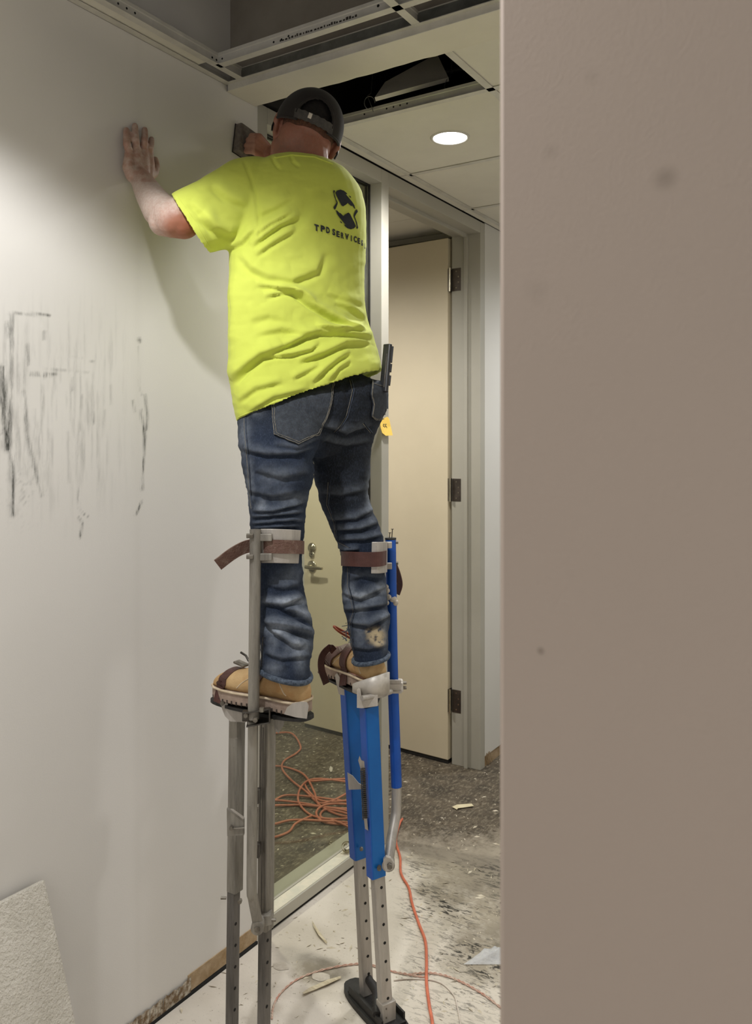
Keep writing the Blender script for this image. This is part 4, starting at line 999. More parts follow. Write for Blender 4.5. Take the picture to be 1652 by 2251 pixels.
def letter_on(tree, ch, cx, cy, wd, ht, ang, off, name, mat, parent, step=2.5, bold=.02, shear=0):
    vs, pl = glyph(ch, bold=bold); ca, sa = math.cos(ang), math.sin(ang)
    x = vs[:, 0]*wd; y = -vs[:, 1]*ht; X = cx+x; Y = cy+y+x*math.tan(ang); q = list(zip(X, Y))
    return patch(tree, [[q[i] for i in p] for p in pl], off, name, mat, parent, step)
for ch, zx, zy, wz, hz in (('T', 368, 1000, 82, 118), ('P', 480, 1018, 78, 116), ('D', 573, 1044, 66, 112), ('S', 680, 1078, 52, 118), ('E', 755, 1112, 56, 112), ('R', 835, 1140, 52, 112), ('V', 916, 1160, 68, 112), ('I', 998, 1190, 14, 106), ('C', 1068, 1206, 52, 112), ('E', 1132, 1236, 40, 108), ('S', 1190, 1274, 32, 104), ('L', 1240, 1328, 14, 95)):
    cx, cy = Z7((zx, zy)); letter_on(TS, ch, cx, cy, wz/8.26, hz/8.26, math.radians(17), .0022, 'printed_letter', M_print, shirt, bold=.05)

# ---- jeans
PR = [((580, 850), (765, 810), 2.22, 2.34, .07), ((536, 897), (818, 833), 2.185, 2.375, .112), ((526, 914), (846, 845), 2.17, 2.39, .134), ((524, 935), (853, 870), 2.165, 2.395, .142), ((527, 970), (846, 912), 2.16, 2.40, .140), ((532, 1010), (822, 950), 2.155, 2.40, .125), ((560, 1045), (790, 985), 2.17, 2.38, .085)]
LL = [((545, 920), (690, 900), 2.17, 2.20, .09), ((528, 960), (705, 950), 2.14, 2.17, .112), ((531, 1010), (693, 1005), 2.13, 2.15, .105), ((540, 1060), (687, 1058), 2.13, 2.14, .096), ((547, 1105), (674, 1105), 2.13, 2.14, .083), ((550, 1140), (670, 1140), 2.13, 2.14, .078), ((552, 1170), (668, 1170), 2.13, 2.14, .074),
      ((556, 1230), (664, 1230), 2.13, 2.14, .069), ((560, 1300), (668, 1300), 2.125, 2.13, .070), ((562, 1345), (678, 1348), 2.115, 2.115, .074), ((566, 1385), (690, 1390), 2.105, 2.10, .078), ((570, 1410), (688, 1418), 2.10, 2.09, .078), ((573, 1440), (682, 1450), 2.09, 2.075, .077), ((571, 1468), (680, 1496), 2.085, 2.065, .078)]
RL = [((700, 880), (838, 862), 2.30, 2.39, .095), ((690, 950), (832, 930), 2.33, 2.39, .107), ((688, 1000), (817, 985), 2.345, 2.385, .10), ((690, 1050), (812, 1050), 2.355, 2.38, .092), ((702, 1095), (811, 1095), 2.36, 2.375, .082), ((713, 1130), (823, 1130), 2.36, 2.375, .075), ((728, 1165), (836, 1160), 2.365, 2.375, .070), ((741, 1195), (843, 1190), 2.365, 2.375, .067),
      ((752, 1230), (846, 1225), 2.365, 2.375, .062), ((752, 1275), (847, 1270), 2.365, 2.375, .060), ((751, 1310), (850, 1305), 2.365, 2.375, .062), ((755, 1340), (851, 1335), 2.365, 2.37, .063), ((762, 1362), (858, 1357), 2.365, 2.37, .066), ((768, 1400), (853, 1392), 2.36, 2.365, .063), ((775, 1437), (852, 1430), 2.36, 2.36, .062), ((778, 1457), (852, 1444), 2.355, 2.355, .063)]
j = MB(); loft(j, lerp_rings([ring(*r) for r in PR], 4))
for LG in (LL, RL):
    rg = lerp_rings([ring(*r) for r in LG], 4); e = rg[-1]
    loft(j, rg)
me = fuse(j, .0042, 4)
v, n = mesh_np(me)
JT = [([(552, 1122), (600, 1120), (668, 1104)], 6, .007), ([(552, 1136), (610, 1130), (668, 1124)], 6, .007), ([(554, 1150), (600, 1146), (640, 1142), (668, 1146)], 5, .006), ([(556, 1160), (610, 1158), (660, 1156)], 5, .005), ([(545, 1075), (600, 1088), (650, 1080)], 10, .004),
      ([(535, 985), (590, 997), (650, 994), (690, 980)], 9, .006), ([(600, 975), (650, 982), (705, 960)], 7, .004), ([(575, 1322), (620, 1328), (665, 1310)], 9, .009), ([(610, 1332), (650, 1345), (685, 1372)], 9, .009), ([(580, 1366), (630, 1376), (692, 1396)], 9, .012), ([(582, 1360), (605, 1388), (645, 1415), (672, 1420)], 9, .008),
      ([(580, 1432), (620, 1446), (680, 1440)], 8, .005), ([(585, 1280), (620, 1290), (660, 1282)], 12, .004), ([(700, 1080), (750, 1085), (812, 1072)], 9, .004), ([(718, 1140), (780, 1138), (826, 1116)], 8, .006), ([(732, 1162), (790, 1160), (836, 1146)], 8, .007), ([(745, 1184), (800, 1184), (840, 1174)], 7, .006), ([(738, 1200), (760, 1208), (790, 1206)], 6, .007),
      ([(752, 1300), (790, 1312), (845, 1288)], 9, .009), ([(756, 1338), (800, 1334), (852, 1326)], 8, .007), ([(765, 1364), (810, 1372), (858, 1350)], 9, .010), ([(775, 1420), (810, 1426), (850, 1416)], 7, .004), ([(765, 1270), (800, 1262), (845, 1268)], 10, .004),
      ([(700, 930), (760, 950), (815, 930)], 9, .005), ([(700, 965), (760, 975), (815, 968)], 9, .004), ([(560, 1030), (620, 1045), (680, 1035)], 12, .004)]
h = folds(v, n, JT)*1.35; u_, v_, t_ = to_px(v)
hn = (fbm(u_/30, v_/20, 41)-.5)*.008+(fbm(u_/10, v_/7, 43)-.5)*.003
d, s_, k = seg_dist(u_, v_, [(758, 850), (770, 880), (763, 920), (745, 945), (715, 975), (692, 1010)]); hn -= .006*np.exp(-(d/7)**2)
v = v+n*(h+hn)[:, None]; set_np(me, v)
ridge = np.clip(h/.009, 0, 1)
fade = .26*ridge+blobs(v, [(640, 1322, 45, 8, .8), (670, 1345, 20, 12, .5), (610, 1385, 26, 14, .9), (655, 1420, 26, 18, .7), (600, 1400, 16, 30, .4), (790, 1312, 40, 9, .75), (840, 1296, 12, 14, .6), (768, 1300, 12, 24, .45), (845, 1390, 8, 40, .45), (790, 1395, 14, 22, .4),
                          (535, 960, 14, 60, .35), (548, 1060, 10, 50, .45), (600, 1050, 40, 18, .25), (640, 1095, 40, 12, .3), (812, 1080, 7, 40, .5), (820, 1115, 16, 10, .4), (625, 890, 35, 8, .3), (600, 1470, 20, 16, .4), (640, 1260, 30, 20, .2), (575, 1110, 12, 14, .5), (560, 905, 18, 12, .25), (660, 1450, 12, 30, .4), (792, 1340, 14, 14, .4)], 2.0)
mud = blobs(v, [(826, 1398, 20, 18, 1.0), (832, 1412, 14, 10, .9), (812, 1390, 10, 9, .7)], 4)
dark_and_shade = np.clip((965-v_)/90, 0, 1)*.9*np.clip((v_-0)/1, 0, 1); dark_and_shade = np.maximum(dark_and_shade, .8*np.clip((u_-690)/30, 0, 1)*np.clip((1200-v_)/100, 0, 1))  # blackish denim at the hips, plus shade painted onto the right thigh
for k_, a in (('fade', fade), ('mud', mud), ('black', dark_and_shade)): setattr_f(me, k_, np.clip(a, 0, 1))
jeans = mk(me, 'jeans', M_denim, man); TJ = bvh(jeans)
pk1 = [(597, 884), (656, 868), (734, 842), (728, 880), (716, 920), (697, 955), (654, 978), (602, 956)]
pk2 = [(817, 838), (858, 846), (857, 872), (852, 918), (822, 922), (814, 915), (818, 890), (813, 866)]
def copyattrs(o, black):
    m_ = len(o.data.vertices); setattr_f(o.data, 'fade', np.full(m_, .12)); setattr_f(o.data, 'mud', np.zeros(m_)); setattr_f(o.data, 'black', np.full(m_, black))
for pk in (pk1, pk2):
    o = patch(TJ, [pk], .0035, 'back_pocket', M_denim, jeans, 6, .004); copyattrs(o, .95)
    in_ = [(x+(sum(p[0] for p in pk)/len(pk)-x)*.06, y+(sum(p[1] for p in pk)/len(pk)-y)*.06) for x, y in pk]
    line_on(TJ, pk[2:]+pk[:1], .0062, .0008, 'pocket_stitching', M_stitch, o); line_on(TJ, in_[2:]+in_[:1], .0062, .0008, 'pocket_stitching', M_stitch, o)
line_on(TJ, [(818, 846), (838, 850), (857, 856)], .0062, .001, 'pocket_hem', M_stitch, jeans)
for pl in ([(540, 912), (541, 950), (545, 990), (549, 1040), (552, 1090), (556, 1118)], [(772, 835), (778, 858), (772, 885), (764, 915), (752, 935), (738, 950)], [(582, 1400), (580, 1430), (578, 1466)], [(768, 1246), (767, 1290), (775, 1320), (780, 1345), (772, 1372), (776, 1410), (781, 1450)],
           [(725, 1060), (722, 1110), (738, 1150), (742, 1190), (770, 1204)], [(800, 930), (812, 945), (818, 952)]):
    line_on(TJ, pl, .0005, .0018, 'side_seam', M_seam, jeans); line_on(TJ, [(x-4, y) for x, y in pl], .0006, .0007, 'seam_stitching', M_stitch, jeans)
for LG, sgn in ((LL, 0), (RL, 1)):
    e = ring(*LG[-1]); c = sum(e, Vector())/len(e); hm = MB(); e2 = [c+(p-c)*1.035 for p in e]
    pts = [p+Vector((0, 0, .006)) for p in e2]; pts.append(pts[0]); pts.append(pts[1]); hm.tube(pts, .0068, 8, False); hm.build('frayed_hem', M_hem, jeans)
fr = MB()
for i in range(26):
    u0 = 757+random.uniform(-6, 14); v0 = 1372+random.uniform(-4, 40); a = P(u0+8, v0, 2.33); fr.tube([a, a+RGT*random.uniform(-.014, .004)+UP*random.uniform(-.006, .012)], .0012, 4)
tag(fr.build('torn_fray', M_hem, jeans), kind='stuff')

# ---- cap (worn back to front: the strap side is toward us)
def cap_shell():
    rows, cols = 26, 72; rad = lambda ph: (.104, .0855, .106)
    vs, fs = [], []; keep = {}
    for i in range(rows+1):
        th = (math.pi/2)*1.10*i/rows
        for j_ in range(cols):
            ph = 2*math.pi*j_/cols; f, s_ = math.cos(ph), math.sin(ph)
            x, y, z = .110*math.sin(th)*f, .094*math.sin(th)*s_, .104*math.cos(th)
            seamk = .0012*abs(math.sin(3*ph))**.25
            vs.append(H(x*(1+seamk*4)-.002, y*(1+seamk*4), .030+z))
    for i in range(rows):
        for j_ in range(cols):
            th = (math.pi/2)*1.10*(i+.5)/rows; ph = 2*math.pi*(j_+.5)/cols; back = abs(((ph-math.pi+math.pi) % (2*math.pi))-math.pi)
            hgt = math.cos(th)*.104
            if back < .56 and hgt < .060*math.sqrt(max(0, 1-(back/.56)**2)): continue
            fs.append((i*cols+j_, i*cols+(j_+1) % cols, (i+1)*cols+(j_+1) % cols, (i+1)*cols+j_))
    return MB().add(vs, fs, True)
cap = cap_shell().build('cap', M_cap, man, solid=.004)
def cap_pt(ph, h_, k=1.0): 
    st = math.sqrt(max(0, 1-(h_/.104)**2)); return H(.110*k*st*math.cos(ph)-.002, .094*k*st*math.sin(ph), .030+h_)
m = MB(); m.sweep([cap_pt(math.pi+a, -.001-.002*(k % 2), 1.02) for k, a in enumerate(np.linspace(-.62, .62, 14))], [(-.0125, -.0015), (.0125, -.0015), (.0125, .0015), (-.0125, .0015)], HU); st_ = m.build('adjuster_strap', M_capd, cap)
m = MB(); m.frame_box(cap_pt(math.pi+.16, .002, 1.045), HS, HU, HFt, .005, .007, .001).build('strap_mark', M_plast, st_)
arc = [cap_pt(math.pi+.58*math.cos(a), .062*math.sin(a), 1.012) for a in np.linspace(0, math.pi, 20)]
MB().tube(arc, .0035, 8).build('opening_binding', M_cap, cap)
MB().tube([cap_pt(a, -.0155, 1.005) for a in np.linspace(math.pi+.5, 3*math.pi-.5, 50)], .004, 8).build('rim_band', M_cap, cap)
br = MB(); N = 20; a_, b_ = [], []
for k in range(N):
    ph = -1.05+2.1*k/(N-1); a_.append(cap_pt(ph, -.004, 1.0)); q = cap_pt(ph, -.004, 1.0); b_.append(q+HFt*(.075*math.cos(ph*1.35))-HU*.018*math.cos(ph))
br.add(a_+b_, [(i, i+1, N+i+1, N+i) for i in range(N-1)], True); br.build('brim', M_cap, cap, solid=.004)
MB().disc_prism(H(-.002, 0, .136), HU, .007, .005, 14).build('top_button', M_cap, cap)
# close-cropped hair below the cap
hs = MB(); ellip(hs, H(0, 0, .026), [HFt*.1005, HS*.0805, HU*.099], 28, 18); keepf = [f for f in hs.f if all((Vector(hs.v[i])-HC).dot(HU) > .020 for i in f)]; hs.f = keepf; hs.sm = [True]*len(keepf)
hs.build('scalp_hair', pmat('dark_hair', '1d1714', '120e0c', 160, .9, 0, .5, 300), man)
hb = MB(); rows = 8; cols = 30; vs = []
for i in range(rows):
    for k in range(cols):
        ph = math.pi-1.25+2.5*k/(cols-1); z = .026-.036*i/(rows-1)*(1-.25*math.cos((ph-math.pi)*2)); st = math.sqrt(max(.02, 1-((z-.022)/.1)**2)); vs.append(H(.1*st*math.cos(ph)*1.0, .0795*st*math.sin(ph), z+.008))
M_hair = pmat('cropped_brown_hair', '6b4632', '4d3324', 160, .9, 0, .6, 300)
hb.add(vs, [(i*cols+k, i*cols+k+1, (i+1)*cols+k+1, (i+1)*cols+k) for i in range(rows-1) for k in range(cols-1)], True); hb.build('hair', M_hair, man, solid=.002)
# safety glasses: lenses in front, arms hooked over the ears
gl = MB()
for s in (1, -1): gl.tube([H(.095, s*.062, .012), H(.06, s*.078, .016), H(.015, s*.0875, .018), H(-.008, s*.096, .012), H(-.022, s*.097, -.012), H(-.026, s*.094, -.026)], .0028, 8)
gl.tube([H(.095, .062, .012), H(.112, .03, .014), H(.114, 0, .014), H(.112, -.03, .014), H(.095, -.062, .012)], .0028, 8)
gl = gl.build('safety_glasses', M_blackp, man)
for s in (1, -1):
    e = MB(); ellip(e, H(.108, s*.033, -.002), [HFt*.003, HS*.027, HU*.019], 18, 8); e.build('lens', M_glass, gl)

# ---- boots
def boot(heel, fd, rs, Ln, name_label, lace):
    def B(a, s, h): return heel+fd*a*Ln+rs*s+Vector((0, 0, h))
    rings = []
    for a, w_, h_ in ((-.005, .020, .055), (.02, .031, .085), (.08, .036, .105), (.2, .036, .118), (.33, .037, .118), (.45, .041, .106), (.6, .046, .088), (.74, .048, .078), (.87, .043, .070), (.95, .033, .058), (.995, .015, .040)):
        r = []
        for k in range(24):
            x = 2*math.pi*k/24; c_, s_ = math.cos(x), math.sin(x); y = w_*math.copysign(abs(c_)**.75, c_); z = .026+(h_-.026)*(.5+.5*math.copysign(abs(s_)**.8, s_))
            r.append(B(a, y*(1-.25*max(0, s_)), z))
        rings.append(r)
    m = MB(); loft(m, rings)
    loft(m, [[B(.17+.155*math.cos(x)*k, .042*math.sin(x)*k, z) for x in np.linspace(0, 2*math.pi, 24, endpoint=False)] for z, k in ((.05, .95), (.09, .95), (.125, .9))])
    me = fuse(m, .0045, 4); o = mk(me, 'boot', M_boot, man); o['label'] = name_label
    def outline(k):
        pts = []
        for a, w_ in ((-.012, .0), (-.005, .022), (.03, .034), (.12, .038), (.3, .037), (.45, .041), (.62, .049), (.78, .049), (.9, .041), (.97, .027), (1.005, .0)): pts.append((a, w_*k))
        return [B(a, s_, 0) for a, s_ in pts]+[B(a, -s_, 0) for a, s_ in reversed(pts[1:-1])]
    ot = outline(1.06)
    MB().poly_prism([p+Vector((0, 0, .004)) for p in ot], (0, 0, .030)).build('sole', M_sole, o, bevel=.003)
    wl = [p+Vector((0, 0, .034)) for p in outline(1.09)]; wl += wl[:2]
    MB().tube(wl, .0032, 8, False).build('welt', M_welt, o)
    lg = MB()
    for a in np.arange(.04, .97, .052):
        if .33 < a < .43: continue
        for s_ in (1, -1):
            w_ = np.interp(a, [0, .03, .12, .3, .45, .62, .78, .9, .97], [.015, .034, .038, .037, .041, .049, .049, .041, .027])*1.06
            MB().frame_box(B(a, s_*(w_+.0004), .0085), fd, rs, Vector((0, 0, 1)), .0020, .0009, .0042).build('tread_groove', M_groove, o)
    # stitched quarter seam and laces
    T = bvh(o)
    for s_ in (1, -1):
        q = []
        for a, z in ((.10, .036), (.115, .055), (.16, .075), (.24, .092), (.30, .10)):
            loc, nr, i_, dd = T.find_nearest(B(a, s_*.06, z)); q.append(loc)
        MB().tube(catmull(q, 4), .0016, 6).build('quarter_seam', M_welt, o)
        q = [T.find_nearest(B(a, s_*.08, z))[0] for a, z in ((.50, .095), (.56, .07), (.60, .045), (.62, .036))]
        MB().tube(catmull(q, 4), .0014, 6).build('vamp_seam', M_welt, o)
    for k in range(4):
        a = .36+.05*k; z = .125-.014*k; ps = [T.find_nearest(B(a, s_, z+.03))[0]+Vector((0, 0, .001)) for s_ in np.linspace(-.022, .022, 6)]
        MB().tube(ps, .0024, 6).build('lace', lace, o)
    return o, B
lace1 = pmat('dark_lace', '3a2c24', '2a201b', 60, .8); lace2 = pmat('red_brown_lace', '9a4a2c', '7d3a22', 60, .8)
bl, BL = boot(LH, Vector((-1, .03, 0)).normalized(), Vector((-.03, -1, 0)).normalized(), .295, 'tan nubuck boot pointing left on the grey stilt', lace1)
fdr = Vector((-.898, .44, 0)).normalized(); rsr = Vector((.44, .898, 0)).normalized()
brt, BR = boot(RH, fdr, rsr, .292, 'tan nubuck boot on the blue stilt', lace2)
MB().tube(catmull([BR(.40, -.02, .13), BR(.46, -.05, .15), BR(.54, -.055, .162), BR(.50, -.035, .15), BR(.42, -.01, .135)], 6), .0035, 8).build('lace_bow', lace2, brt)

# ---- straps over the boots (they belong to the stilts)
stl = [o for o in COL.objects if o.name.startswith('drywall_stilt')]
stL = [o for o in stl if 'grey' in o['label']][0]; stR = [o for o in stl if 'blue' in o['label']][0]
TBL, TBR = bvh(bl), bvh(brt)
def over(T, B, a, wd, name, mat, parent, lean=0, z0=.0, fdv=None, hmax=.2, lift=.003):
    pts = []
    for x in np.linspace(-1, 1, 15):
        ang_ = x*math.pi*.62; q = B(a+lean*x, math.sin(ang_)*.12, .045+math.cos(ang_)*.12); loc, nr, i_, dd = T.find_nearest(q); pts.append(loc+nr*lift)
    w_ = .051; pts = [B(a-lean, -w_, z0)]+pts+[B(a+lean, w_, z0)]
    m = MB(); m.sweep(catmull(pts, 3), [(-wd/2, -.0012), (wd/2, -.0012), (wd/2, .0012), (-wd/2, .0012)], fdv); return m.build(name, mat, parent)
over(TBL, BL, .84, .024, 'toe_strap', M_leath, stL, 0, .0, Vector((-1, 0, 0)))
over(TBL, BL, .38, .026, 'ankle_strap', M_leath, stL, .04, .0, Vector((-1, 0, 0)))
bk = MB().frame_box(BL(.73, -.004, .092), Vector((-1, 0, .2)).normalized(), Vector((0, 1, 0)), Vector((.2, 0, 1)).normalized(), .018, .012, .003).build('strap_buckle', M_bolt, stL, bevel=.002)
MB().tube([BL(.66, -.01, .10), BL(.70, -.012, .112), BL(.76, -.012, .118)], .003, 8).build('buckle_tongue', M_steel, stL)
over(TBR, BR, .86, .028, 'toe_strap', M_leath, stR, 0, .0, fdr)
over(TBR, BR, .46, .034, 'ankle_strap', M_leath, stR, .07, .0, fdr, lift=.005)
over(TBR, BR, .63, .030, 'instep_strap', M_leath, stR, -.05, .0, fdr, lift=.0055)
sp_ = MB(); ribbon(sp_, [BR(.60, -.045, .085), P(724, 1424, 2.44), P(708, 1442, 2.43), P(706, 1470, 2.43), P(717, 1503, 2.43)], RGT*.85+FWD*.5, .021, .0025); sp_.build('strap_tail', M_leath, stR)

# ---- things he carries
kn = empty('utility_knife', P(847, 845, 2.30), 'black plastic utility knife sticking out of the back pocket', 'knife')
a, b2 = P(843, 862, 2.315), P(852, 757, 2.335)
m = MB(); channel(m, a, b2, RGT*.8-FWD*.5, .026, .013, .005); kb = m.build('knife_body', M_blackp, kn, bevel=.002)
m = MB(); d_ = RGT*.8-FWD*.3
for q0, q1 in ((.05, .38), (.42, .58), (.66, .86)):
    p0, p1 = b2.lerp(a, q0)+RGT*.014, b2.lerp(a, q1)+RGT*.0135; m = MB(); channel(m, p0, p1, RGT, .006, .010, .002); m.build('grip_rib', M_blackp, kn)
MB().sweep([b2.lerp(a, .2)-FWD*.008, b2.lerp(a, .9)-FWD*.008], [(-.002, -.0006), (.002, -.0006), (.002, .0006), (-.002, .0006)], RGT).build('blade_slot', M_steel, kn)
MB().disc_prism(b2.lerp(a, .1)+RGT*.006-FWD*.007, -FWD, .0025, .003, 10).build('lanyard_hole', M_dark, kn)
sd = empty('sanding_sponge', W(540, 312, .02), 'dark grey sanding sponge held against the wall left of the head', 'sanding block')
m = MB(); c = W(541, 315, .016); yv = Vector((0, 1, 0)); rz = Matrix.Rotation(math.radians(-9), 3, 'X')
m.frame_box(c, rz @ Vector((0, 1, 0)), rz @ UP, Vector((1, 0, 0)), .044, .047, .013); m.build('sponge_core', M_sand, sd, bevel=.004)
m = MB(); m.frame_box(c-Vector((.0135, 0, 0)), rz @ Vector((0, 1, 0)), rz @ UP, Vector((1, 0, 0)), .0445, .0475, .0012); m.build('abrasive_face', pmat('abrasive_grit', '3a322c', '2a2420', 60, .95, 0, .6, 260), sd)
# ------------------------------------------------------------------ cords, scraps and small things
M_cord = pmat('orange_cord_jacket', 'd97a5c', 'c3664b', 25, .55, 0, .08, 90)
M_corddk = pmat('dusty_orange_cord', 'c98266', 'b26a50', 18, .65, 0, .1, 90)
M_pink = pmat('dusty_pink_wire', 'c58f7c', 'd3bcab', 30, .7)
M_string = pmat('white_string', 'd9cfc4', 'c4b9ad', 30, .85)
M_paper = pmat('cream_paper', 'ded3b0', 'cfc3a0', 20, .9)
M_wood = pmat('pale_wood_sliver', 'd8cdb4', 'c2b598', 30, .85, stretch=(1, 6, 1))
M_note = pmat('yellow_note_paper', 'fbd568', 'f5cc5c', 8, .8)
M_ink = pmat('blue_black_ink', '4a4636', '3a362c', 40, .8)
def F(u, v, z): 
    d = ray(u, v); return CAM+d*((z-CAM.z)/d.z)
def cord(pts, r, name, mat, n=8, twist=0):
    c = catmull([F(u, v, r if len(q) < 1 else q[0]) for u, v, *q in pts], n)
    return MB().tube(c, r, 10).build(name, mat)
o = cord([(884, 1800), (876, 1812), (880, 1805), (872, 1830), (870, 1852), (879, 1885), (881, 1920), (898, 1952), (905, 1985), (920, 2030), (934, 2068), (937, 2110), (937, 2160), (943, 2210), (950, 2251), (955, 2330), (990, 2420)], .0048, 'extension_cord', M_cord)
tag(o, 'orange extension cord running over the white dust beside the blue stilt', 'cord', 'orange cords')
tk = []
random.seed(3)
tk = [(598, 1612), (640, 1612), (660, 1640), (652, 1655), (625, 1672), (620, 1690), (640, 1715), (672, 1740), (700, 1765), (730, 1760), (760, 1745), (790, 1730), (800, 1745), (770, 1758), (720, 1762), (690, 1752), (670, 1722), (700, 1716), (760, 1712), (800, 1712), (795, 1722), (700, 1712), (665, 1725), (655, 1760), (680, 1790), (720, 1800), (770, 1798), (800, 1785),
      (780, 1770), (720, 1768), (695, 1785), (710, 1806), (760, 1812), (790, 1802), (760, 1788), (715, 1780), (705, 1796), (740, 1806), (775, 1822), (800, 1830), (790, 1812), (700, 1804), (640, 1803), (600, 1812), (560, 1815), (570, 1775), (600, 1760), (660, 1765), (720, 1775), (790, 1778), (780, 1765), (640, 1748), (600, 1760), (555, 1770), (560, 1690), (605, 1684), (640, 1690), (670, 1705), (690, 1740), (700, 1768), (740, 1790), (780, 1796), (760, 1782), (690, 1772), (640, 1770), (585, 1778), (575, 1840), (604, 1840), (635, 1828), (650, 1810), (685, 1793)]
tk = [(u, v, .006+.0035*((i*7) % 4)) for i, (u, v) in enumerate(tk)]
c = catmull([F(u, v, z) for u, v, z in tk], 9); c = [p if p.x < -.15 else Vector((-.15-random.uniform(0, .004), p.y, p.z)) for p in c]
o = MB().tube(c, .0050, 8).build('extension_cord', M_corddk); tag(o, 'tangled coil of orange extension cord on the floor behind the glass', 'cord', 'orange cords')
def twisted(pts, name, label, mat, r=.0016):
    base = catmull([F(u, v, .003) for u, v in pts], 14); m = MB()
    for ph in (0, math.pi):
        m.tube([p+Vector((math.cos(i*.8+ph)*.0018, math.sin(i*.8+ph)*.0018, .0012*math.sin(i*.8+ph)+.001)) for i, p in enumerate(base)], r, 6)
    o = m.build(name, mat); return tag(o, label, 'wire', 'thin wires on the floor')
twisted([(597, 2240), (600, 2215), (615, 2185), (650, 2155), (700, 2135), (760, 2122), (805, 2120), (860, 2135), (900, 2143), (940, 2150)], 'twisted_wire', 'thin twisted pink wire curving round the blue stilt foot', M_pink)
twisted([(905, 2141), (945, 2139), (985, 2147), (1020, 2162), (1060, 2185), (1100, 2215), (1130, 2240)], 'twisted_wire', 'thin pale wire crossing under the orange cord to the right', M_pink)
o = MB().tube(catmull([F(u, v, .0025) for u, v in ((865, 2155), (900, 2152), (945, 2154), (975, 2165), (998, 2190), (1004, 2210), (1012, 2251), (1015, 2280))], 10), .0022, 6).build('white_string', M_string)
tag(o, 'white string curling down right of the orange cord', 'string')
# paper scrap, wood slivers, wrapper
def scrap(px, name, label, cat, mat, th=.0012, curl=.003, group=None):
    m = MB(); top = [F(u, v, .004+curl*(i % 2)) for i, (u, v) in enumerate(px)]; m.poly_prism(top, (0, 0, th)); o = m.build(name, mat); tag(o, label, cat, group); return o
scrap([(993, 1774), (1004, 1769), (1036, 1767), (1041, 1772), (1022, 1775), (1006, 1777), (1004, 1780)], 'paper_scrap', 'cream torn paper scrap on the dark floor beyond the stilts', 'paper scrap', M_paper)
scrap([(685, 2024), (689, 2030), (703, 2050), (719, 2072), (717, 2075), (700, 2056), (688, 2036)], 'wood_sliver', 'long pale wood sliver on the dust left of the blue stilt', 'wood sliver', M_wood, group='wood slivers')
scrap([(664, 2183), (680, 2172), (720, 2154), (749, 2146), (750, 2150), (722, 2163), (690, 2177), (668, 2185)], 'wood_sliver', 'pale wood sliver lying on the dark floor stain', 'wood sliver', M_wood, group='wood slivers')
scrap([(723, 1691), (726, 1684), (731, 1688), (730, 1696), (726, 1697)], 'plaster_chip', 'pale flake on the dark floor behind the glass', 'plaster chip', M_plast, group='plaster flakes')
for px, lb in (([(685, 2140), (705, 2137), (724, 2142), (725, 2152), (705, 2158), (686, 2152)], 'round flat plaster drip on the dark floor stain'), ([(600, 2118), (622, 2113), (637, 2120), (634, 2131), (612, 2133), (601, 2128)], 'round flat plaster drip beside the grey stilt')):
    c = [F(u, v, .001) for u, v in px]; ce = sum(c, Vector())/len(c); m = MB(); N = 20; ring_ = []
    for k in range(N):
        a = 2*math.pi*k/N; i = k/N*len(c); p = c[int(i)].lerp(c[(int(i)+1) % len(c)], i-int(i)); ring_.append(p)
    m.add(ring_+[ce+(p-ce)*.8+Vector((0, 0, .002)) for p in ring_]+[ce+Vector((0, 0, .0025))], [(k, (k+1) % N, N+(k+1) % N, N+k) for k in range(N)]+[(N+k, N+(k+1) % N, 2*N) for k in range(N)], True)
    tag(m.build('plaster_drip', M_plast), lb, 'plaster drip', 'plaster drips')
def plastic():
    m, nt, b = newmat('clear_plastic_film'); b.inputs['Base Color'].default_value = (.75, .77, .8, 1); b.inputs['Roughness'].default_value = .25; b.inputs['Alpha'].default_value = .55
    bump(nt, b, noise(nt, 60, 4), .6, .006); return m
m = MB(); nx_, ny_ = 16, 10; vs = []
A, B_, C_, D_ = F(1018, 2122, 0), F(1113, 2122, 0), F(1120, 2085, 0), F(1060, 2092, 0)
for i in range(nx_+1):
    for k in range(ny_+1):
        p = A.lerp(B_, i/nx_).lerp(D_.lerp(C_, i/nx_), k/ny_); e = math.sin(math.pi*i/nx_)*math.sin(math.pi*k/ny_)
        p = p+Vector((0, 0, .003+.028*e*(.4+fbm(np.array([i*.5]), np.array([k*.6]), 61)[0]))); vs.append(p)
m.add(vs, [(i*(ny_+1)+k, (i+1)*(ny_+1)+k, (i+1)*(ny_+1)+k+1, i*(ny_+1)+k+1) for i in range(nx_) for k in range(ny_)], True)
tag(m.build('plastic_wrapper', plastic()), 'crumpled clear plastic film on the floor at the right', 'plastic film')
# chips and shavings strewn over the floor
m = MB(); rnd = random.Random(5)
for i in range(2600):
    x = rnd.uniform(-1.2, 1.3); y = rnd.uniform(1.3, 4.6)
    if x < -.13 and y > 3.9: continue
    if -.15 < x < .012: continue
    k = rnd.uniform(.6, 1.0)*(.0045 if rnd.random() < .8 else .009)
    if x < 0: k *= .8
    a = rnd.uniform(0, 6.28); l = k*rnd.uniform(1, 2.6); dx, dy = math.cos(a)*l, math.sin(a)*l; ex, ey = -math.sin(a)*k*.5, math.cos(a)*k*.5; h = .0015+k*.25
    m.add([(x-dx, y-dy, 0), (x+ex, y+ey, 0), (x+dx, y+dy, h*.3), (x-ex, y-ey, h)], [(0, 1, 3), (1, 2, 3), (0, 3, 2, 1)])
M_chip = pmat('plaster_chips', 'd9d0bd', 'b9ad96', 40, .95)
tag(m.build('plaster_debris', M_chip), 'small plaster chips and shavings scattered over the floor', 'debris', kind='stuff')
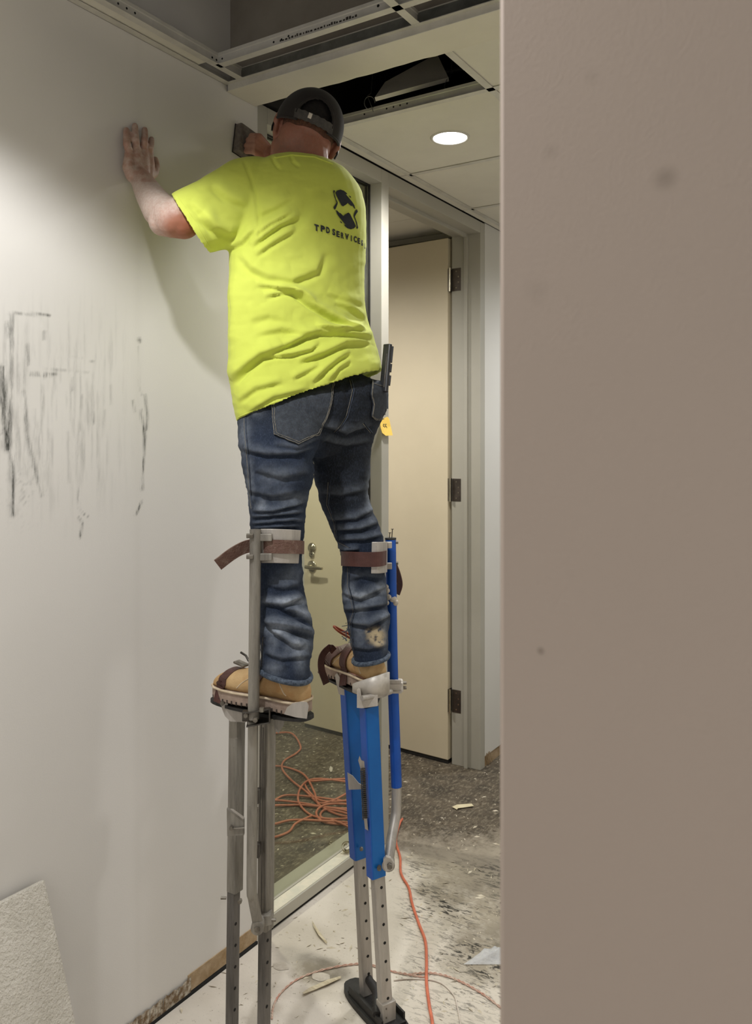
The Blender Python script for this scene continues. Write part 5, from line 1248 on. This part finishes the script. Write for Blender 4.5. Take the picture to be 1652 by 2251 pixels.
# curled metal strap on the sill
m = MB(); c = Vector((-.03, 2.60, .0)); c = onplane(762, 1862, 0, -.025)
sc_ = empty('metal_curl', c, 'shiny curled metal strip lying on the glass frame sill', 'metal strip')
for k, (r, h, mat, ph) in enumerate(((.020, .012, M_chrome, 0), (.013, .018, M_chrome, 1.2))):
    m = MB(); pts = [c+RGT*r*math.cos(a+ph)+UP*(r*math.sin(a+ph))+FWD*.006*k-UP*.004*k for a in np.linspace(.3, 5.6, 26)]
    m.sweep(pts, [(-h/2, -.0006), (h/2, -.0006), (h/2, .0006), (-h/2, .0006)], FWD); m.build('curled_band', mat, sc_)
# sticky note on the mullion
nt_c = empty('sticky_note', (.002, 2.90, CAM.z+.08), 'yellow sticky note with handwritten 55 on the door frame', 'sticky note')
def N_(u, v, b_=0): 
    p = onplane(u, v, 0, .0015); return p+Vector((b_, 0, 0))
m = MB(); q = [N_(834, 924), N_(841, 920), N_(851, 916), N_(855, 921), N_(857, 938, .003), N_(858, 957, .010), N_(843, 958, .010), N_(837, 952, .006), N_(835, 940, .002)]
m.poly_prism(q, (.0006, 0, 0)); m.build('note_paper', M_note, nt_c)
for (cu, cv) in ((841.5, 938), (846, 938)):
    vs, pl = glyph('5', bold=0.0); m = MB(); pts = [N_(cu+x*4.2+y*-1.2, cv-y*12, .0045) for x, y in vs]; m.add(pts, pl); m.build('handwritten_digit', M_ink, nt_c)
# ceiling tile leaning against the left wall
M_tile2 = pmat('fissured_ceiling_tile', 'd6d0c4', 'ccc6b9', 30, .95, 0, .9, 130)
tl = empty('leaning_ceiling_tile', (.12, 1.0, 0), 'white ceiling tile leaning against the left wall at the lower left', 'ceiling tile')
p_top = W(87, 1931, .010); zt = p_top.z; y1 = p_top.y; base = Vector((.235, y1, .002)); top = Vector((.010+.012, y1, zt)); upv = (top-base).normalized(); nv = Vector((upv.z, 0, -upv.x))
m = MB(); m.frame_box((base+top)/2+Vector((0, -.305, 0)), Vector((0, 1, 0)), upv, nv, .305, (top-base).length/2, .009); m.build('tile_board', M_tile2, tl, bevel=.004)
m = MB(); cc = (base+top)/2+Vector((0, -.305, 0))+nv*.0095; m.frame_box(cc, Vector((0, 1, 0)), upv, nv, .299, (top-base).length/2-.008, .0012); m.build('fissured_face', M_tile2, tl)
# ink marks printed on the main tee (too small to read)
ik = MB(); rk = random.Random(9); x = .30
while x < .56:
    wv = rk.uniform(.003, .008); ik.box((x, 1.848-.0016, ZT+.012), (x+wv, 1.848-.0012, ZT+.012+rk.uniform(.004, .008))); x += wv+rk.uniform(.0015, .007)
tag(ik.build('printed_ink_marks', M_steel, ceil), kind='stuff')
